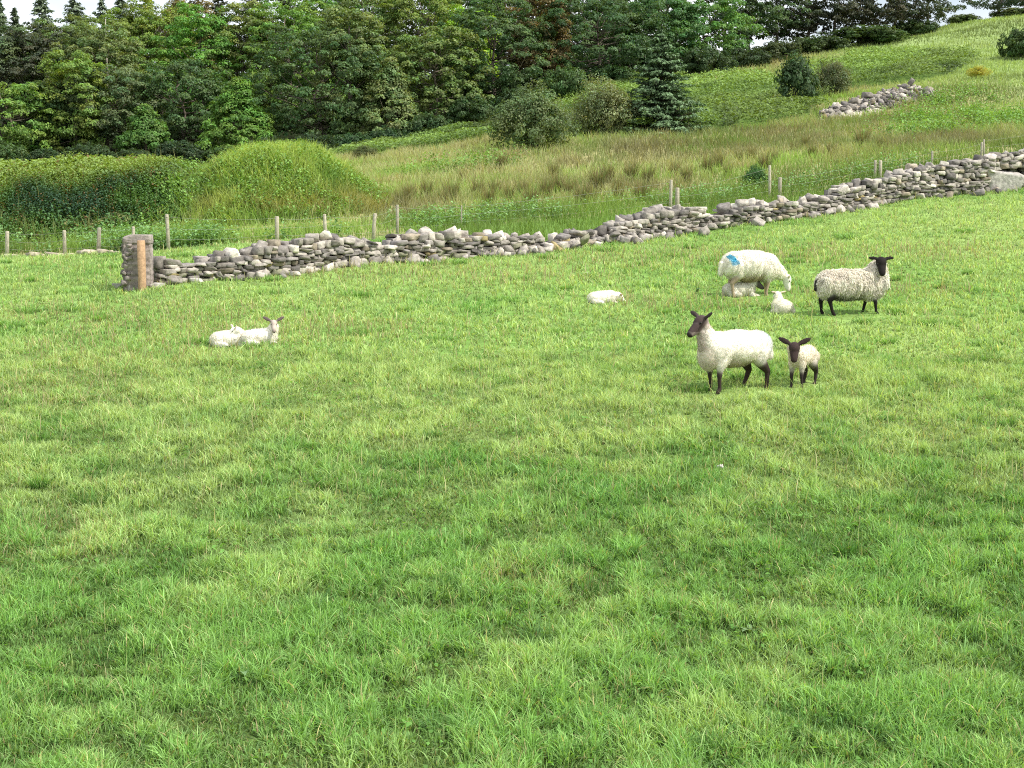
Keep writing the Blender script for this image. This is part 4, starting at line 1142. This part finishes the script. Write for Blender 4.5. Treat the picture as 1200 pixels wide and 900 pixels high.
def place(name, u, v, rz, label, cat, group=None, s=1.0, sink=.02):
    g = ground_at(u, v)
    e = empty(name, g - Vector((0, 0, sink)), rz, s); tag(e, label, cat, group)
    return e

# 1. the nearest ewe, facing left, head up
A = Animal()
A.ell((-.02, 0, .575), (.44, .25, .225), 'W'); A.ell((.26, 0, .555), (.24, .22, .235), 'W'); A.ell((-.33, 0, .58), (.22, .22, .205), 'W')
A.ell((0.02, 0, .47), (.33, .19, .145), 'B'); A.ell((.40, 0, .50), (.13, .16, .20), 'C')
A.cap((.35, 0, .60), .165, (.45, 0, .77), .105, 'W'); A.cap((.45, 0, .76), .095, (.50, -.01, .92), .072, 'N')
A.cap((.47, 0, .60), .085, (.505, 0, .78), .075, 'N')
A.cap((-.53, 0, .60), .055, (-.56, 0, .44), .045, 'W')
A.head((.475, -.005, .945), .10, .45, 1.16, 1.0, .45, .1, 'F', 'M')
legs_stand(A, .29, .115, step=(.02, -.02, -.08, .12))
e = place('ewe', 860, 458, PI + .50, 'large cream ewe with dark brown face and raised head, standing nearest', 'sheep', 'ewes in the pasture')
A.build('body', e, {'W': WHITE, 'B': (.50, .42, .30), 'C': (.72, .64, .52), 'N': (.50, .42, .36), 'F': BROWN, 'M': (.03, .022, .022), 'E': (.06, .045, .042), 'L': (.045, .03, .026)},
        fleece=26000, flen=.009, woolamp=.007, marks=[((-.36, .14, .73), (.16, .18, .09), (.42, .56, .62), .45), ((-.46, .18, .60), (.08, .2, .14), (.45, .57, .60), .4), ((.645, 0, .785), (.10, .09, .04), (.30, .24, .21), .6), ((.56, 0, .90), (.07, .09, .05), (.11, .085, .08), .6)])

# 2. the standing lamb
A = Animal()
A.ell((0, 0, .40), (.235, .115, .12), 'W'); A.ell((.15, 0, .40), (.11, .105, .125), 'W'); A.ell((-.15, 0, .405), (.12, .115, .12), 'W')
A.cap((.18, 0, .42), .095, (.25, -.01, .50), .075, 'W')
A.head((.275, .015, .56), .42, .95, .82, 1.5, .2, .42, 'F', 'F', wd=1.25)
legs_stand(A, .15, .065, s=.72, step=(0, .015, -.01, .03), th=.8)
e = place('lamb', 940, 453, PI + .95, 'cream lamb with dark brown face and wide-spread ears, standing beside the nearest ewe', 'lamb', 'lambs in the pasture', 1.05)
A.build('body', e, {'W': (.80, .73, .60), 'F': (.050, .032, .030), 'M': BROWN, 'E': (.05, .034, .032), 'L': (.04, .03, .028)}, voxel=.009, fleece=9000, flen=.009, woolamp=.006)

# 3. the black-faced shaggy ewe at right
A = Animal()
A.ell((-.04, 0, .52), (.50, .25, .245), 'W'); A.ell((.30, 0, .52), (.26, .235, .25), 'W'); A.ell((-.38, 0, .51), (.21, .225, .235), 'W')
A.ell((-.06, 0, .39), (.40, .17, .12), 'B')
A.ell((.44, 0, .50), (.13, .17, .21), 'C')
A.cap((.34, 0, .60), .20, (.46, -.03, .80), .125, 'W'); A.cap((.50, -.08, .54), .12, (.49, -.08, .74), .105, 'C')
A.cap((-.58, 0, .56), .045, (-.60, 0, .44), .035, 'L')
A.head((.455, -.13, .93), -1.75, .85, 1.08, 1.0, .0, .05, 'F', 'F', wd=1.2)
legs_stand(A, .33, .12, step=(-.06, .08, -.05, .05))
e = place('ewe', 996, 369, .18, 'shaggy fleeced ewe with jet black face and black legs, standing rightmost of the sheep', 'sheep', 'ewes in the pasture', 1.02)
A.build('body', e, {'W': (.89, .83, .72), 'B': (.03, .024, .02), 'C': (.90, .85, .76), 'F': BLACK, 'M': BLACK, 'E': (.02, .016, .015), 'L': BLACK},
        fleece=26000, flen=.030, woolamp=.02, shaggy=.8)

# 4. the grazing ewe with the blue mark
A = Animal()
A.ell((-.02, 0, .57), (.46, .27, .27), 'W'); A.ell((.28, 0, .53), (.25, .245, .26), 'W'); A.ell((-.34, 0, .57), (.23, .245, .245), 'W')
A.ell((.0, 0, .43), (.34, .21, .16), 'B')
A.cap((.40, 0, .52), .17, (.60, 0, .40), .10, 'W')
A.cap((-.56, 0, .60), .05, (-.59, 0, .42), .04, 'W')
A.head((.665, -.03, .37), -.25, 1.2, 1.0, 1.15, -.1, .1, 'F', 'M')
legs_stand(A, .29, .11, step=(.04, -.05, .05, -.04), s=.98)
e = place('ewe', 880, 347, .28, 'cream ewe with bright blue paint mark on its rump, grazing head down', 'sheep', 'ewes in the pasture', 1.02)
A.build('body', e, {'W': WHITE, 'B': (.52, .42, .30), 'F': (.80, .76, .68), 'M': (.55, .46, .40), 'E': (.78, .66, .56), 'L': (.36, .28, .19)},
        fleece=22000, flen=.016, woolamp=.016, shaggy=.6, marks=[((-.44, -.2, .71), (.07, .2, .085), (.03, .40, .58), .85), ((-.39, -.2, .635), (.07, .2, .075), (.04, .35, .55), .75)])

def lying(A, s=1., tuck=True, k='W'):
    A.ell((0, 0, .13 * s), (.25 * s, .15 * s, .135 * s), 'W'); A.ell((-.13 * s, 0, .12 * s), (.15 * s, .16 * s, .125 * s), 'W'); A.ell((.14 * s, 0, .14 * s), (.13 * s, .125 * s, .13 * s), 'W')
    for sg in (1, -1):
        A.cap((.18 * s, sg * .08 * s, .05 * s), .04 * s, (.30 * s, sg * .09 * s, .03 * s), .028 * s, k)
        A.cap((.30 * s, sg * .09 * s, .03 * s), .026 * s, (.20 * s, sg * .11 * s, .025 * s), .022 * s, k)
        A.cap((-.16 * s, sg * .12 * s, .07 * s), .06 * s, (-.03 * s, sg * .17 * s, .05 * s), .035 * s, k)
LC = {'W': (.88, .84, .73), 'F': (.85, .80, .70), 'M': (.55, .44, .38), 'E': (.80, .66, .56), 'L': (.5, .4, .3)}
LG = 'lambs in the pasture'
# 5. lamb curled up at far left, head turned back
A = Animal(); lying(A)
A.cap((.18, 0, .18), .09, (.13, -.05, .25), .07, 'W'); A.head((.11, -.05, .275), -2.75, .5, .66, 1.2, .55)
e = place('lamb', 268, 406, .12, 'all-white lamb curled up with its head turned away, left of its pair', 'lamb', LG, 1.0)
A.build('body', e, LC, voxel=.009, fleece=8000, flen=.010, woolamp=.006)
# 6. its companion with a grey muzzle
A = Animal(); lying(A)
A.cap((.18, 0, .18), .095, (.22, -.02, .29), .07, 'W'); A.head((.215, -.04, .36), -1.55, .6, .74, 1.35, .35, .35, 'F', 'M', eark='E')
e = place('lamb', 304, 404, .18, 'white lamb lying with grey muzzle and upright dark-lined ears, facing the viewer', 'lamb', LG, 1.0)
A.build('body', e, {**LC, 'F': (.50, .42, .36), 'M': (.16, .12, .11), 'E': (.13, .10, .09)}, voxel=.009, fleece=8000, flen=.010, woolamp=.006)
# 7. the lamb lying alone
A = Animal(); lying(A)
A.cap((.2, 0, .15), .09, (.29, -.01, .17), .07, 'W'); A.head((.29, -.01, .175), .25, .6, .72, 1.1, -.1)
e = place('lamb', 706, 355, .1, 'white lamb lying flat and alone in the middle of the pasture', 'lamb', LG, .98, .04)
A.build('body', e, {**LC, 'E': (.40, .22, .16)}, voxel=.009, fleece=8000, flen=.010, woolamp=.006)
# 8. the lamb facing away between the ewes
A = Animal(); lying(A)
A.cap((.16, 0, .2), .085, (.2, 0, .31), .062, 'W'); A.head((.19, 0, .335), .15, .15, .68, 1.15, .12)
e = place('lamb', 916, 367, 1.72, 'white lamb lying with its back to the viewer between grazing and black-faced ewes', 'lamb', LG, 1.0)
A.build('body', e, {**LC, 'W': (.84, .80, .64)}, voxel=.009, fleece=8000, flen=.010, woolamp=.006)
# 9. the greyish lamb under the grazing ewe
A = Animal(); lying(A)
A.cap((.18, 0, .18), .09, (.25, .0, .27), .065, 'W'); A.head((.25, 0, .28), -.35, .55, .75, 1.0, -.2)
e = place('lamb', 866, 347.5, .15, 'greyish lamb with dark face lying under the belly of the grazing ewe', 'lamb', LG, 1.12)
A.build('body', e, {**LC, 'W': (.70, .67, .56), 'F': (.09, .075, .07), 'M': (.05, .04, .04), 'E': (.05, .04, .04)}, voxel=.009, fleece=8000, flen=.010, woolamp=.006)

# ------------------------------------------------------------------ light, sky, camera
SUN = Vector((.78, -.34, 1.0)).normalized()
el = math.asin(SUN.z); az = math.atan2(SUN.x, SUN.y)
w = bpy.data.worlds.new('World'); sc.world = w; w.use_nodes = True
nt = w.node_tree; bg = nt.nodes['Background']
sky = nt.nodes.new('ShaderNodeTexSky'); sky.sky_type = 'NISHITA'; sky.sun_disc = False; sky.sun_elevation = el; sky.sun_rotation = az
sky.air_density = 1.0; sky.dust_density = 2.0; sky.ozone_density = 1.0
tc = nt.nodes.new('ShaderNodeTexCoord'); nz = nt.nodes.new('ShaderNodeTexNoise'); nz.inputs['Scale'].default_value = 3.0; nz.inputs['Detail'].default_value = 6
mp = nt.nodes.new('ShaderNodeMapping'); mp.inputs['Scale'].default_value = (1, 1, 3)
nt.links.new(tc.outputs['Generated'], mp.inputs[0]); nt.links.new(mp.outputs[0], nz.inputs['Vector'])
mr = nt.nodes.new('ShaderNodeMapRange'); mr.inputs[1].default_value = .38; mr.inputs[2].default_value = .62; mr.inputs[3].default_value = .25; mr.inputs[4].default_value = .85
nt.links.new(nz.outputs['Fac'], mr.inputs[0])
mx = nt.nodes.new('ShaderNodeMix'); mx.data_type = 'RGBA'; nt.links.new(mr.outputs[0], mx.inputs[0])
nt.links.new(sky.outputs[0], mx.inputs[6]); mx.inputs[7].default_value = (11.4, 11.6, 12.0, 1)
nt.links.new(mx.outputs[2], bg.inputs['Color']); bg.inputs['Strength'].default_value = .15
ld = bpy.data.lights.new('sun', 'SUN'); ld.energy = 4.7; ld.angle = math.radians(.6); ld.color = (1, .95, .86)
lo = bpy.data.objects.new('sun', ld); col.objects.link(lo); lo.rotation_euler = (-SUN).to_track_quat('-Z', 'Y').to_euler()
cd = bpy.data.cameras.new('camera'); cam = bpy.data.objects.new('camera', cd); col.objects.link(cam)
cd.sensor_fit = 'HORIZONTAL'; cd.sensor_width = 36; cd.lens = 36 * FPX / 1200; cd.clip_end = 6000; cd.clip_start = .05
cam.rotation_euler = (PI / 2 - PITCH, 0, 0); sc.camera = cam
sc.view_settings.view_transform = 'Standard'; sc.view_settings.look = 'None'; sc.view_settings.exposure = 0; sc.view_settings.gamma = 1
c = sc.cycles
c.max_bounces = 5; c.diffuse_bounces = 3; c.glossy_bounces = 2; c.transmission_bounces = 3; c.transparent_max_bounces = 4
c.caustics_reflective = False; c.caustics_refractive = False
c.use_denoising = False
c.filter_width = 1.05
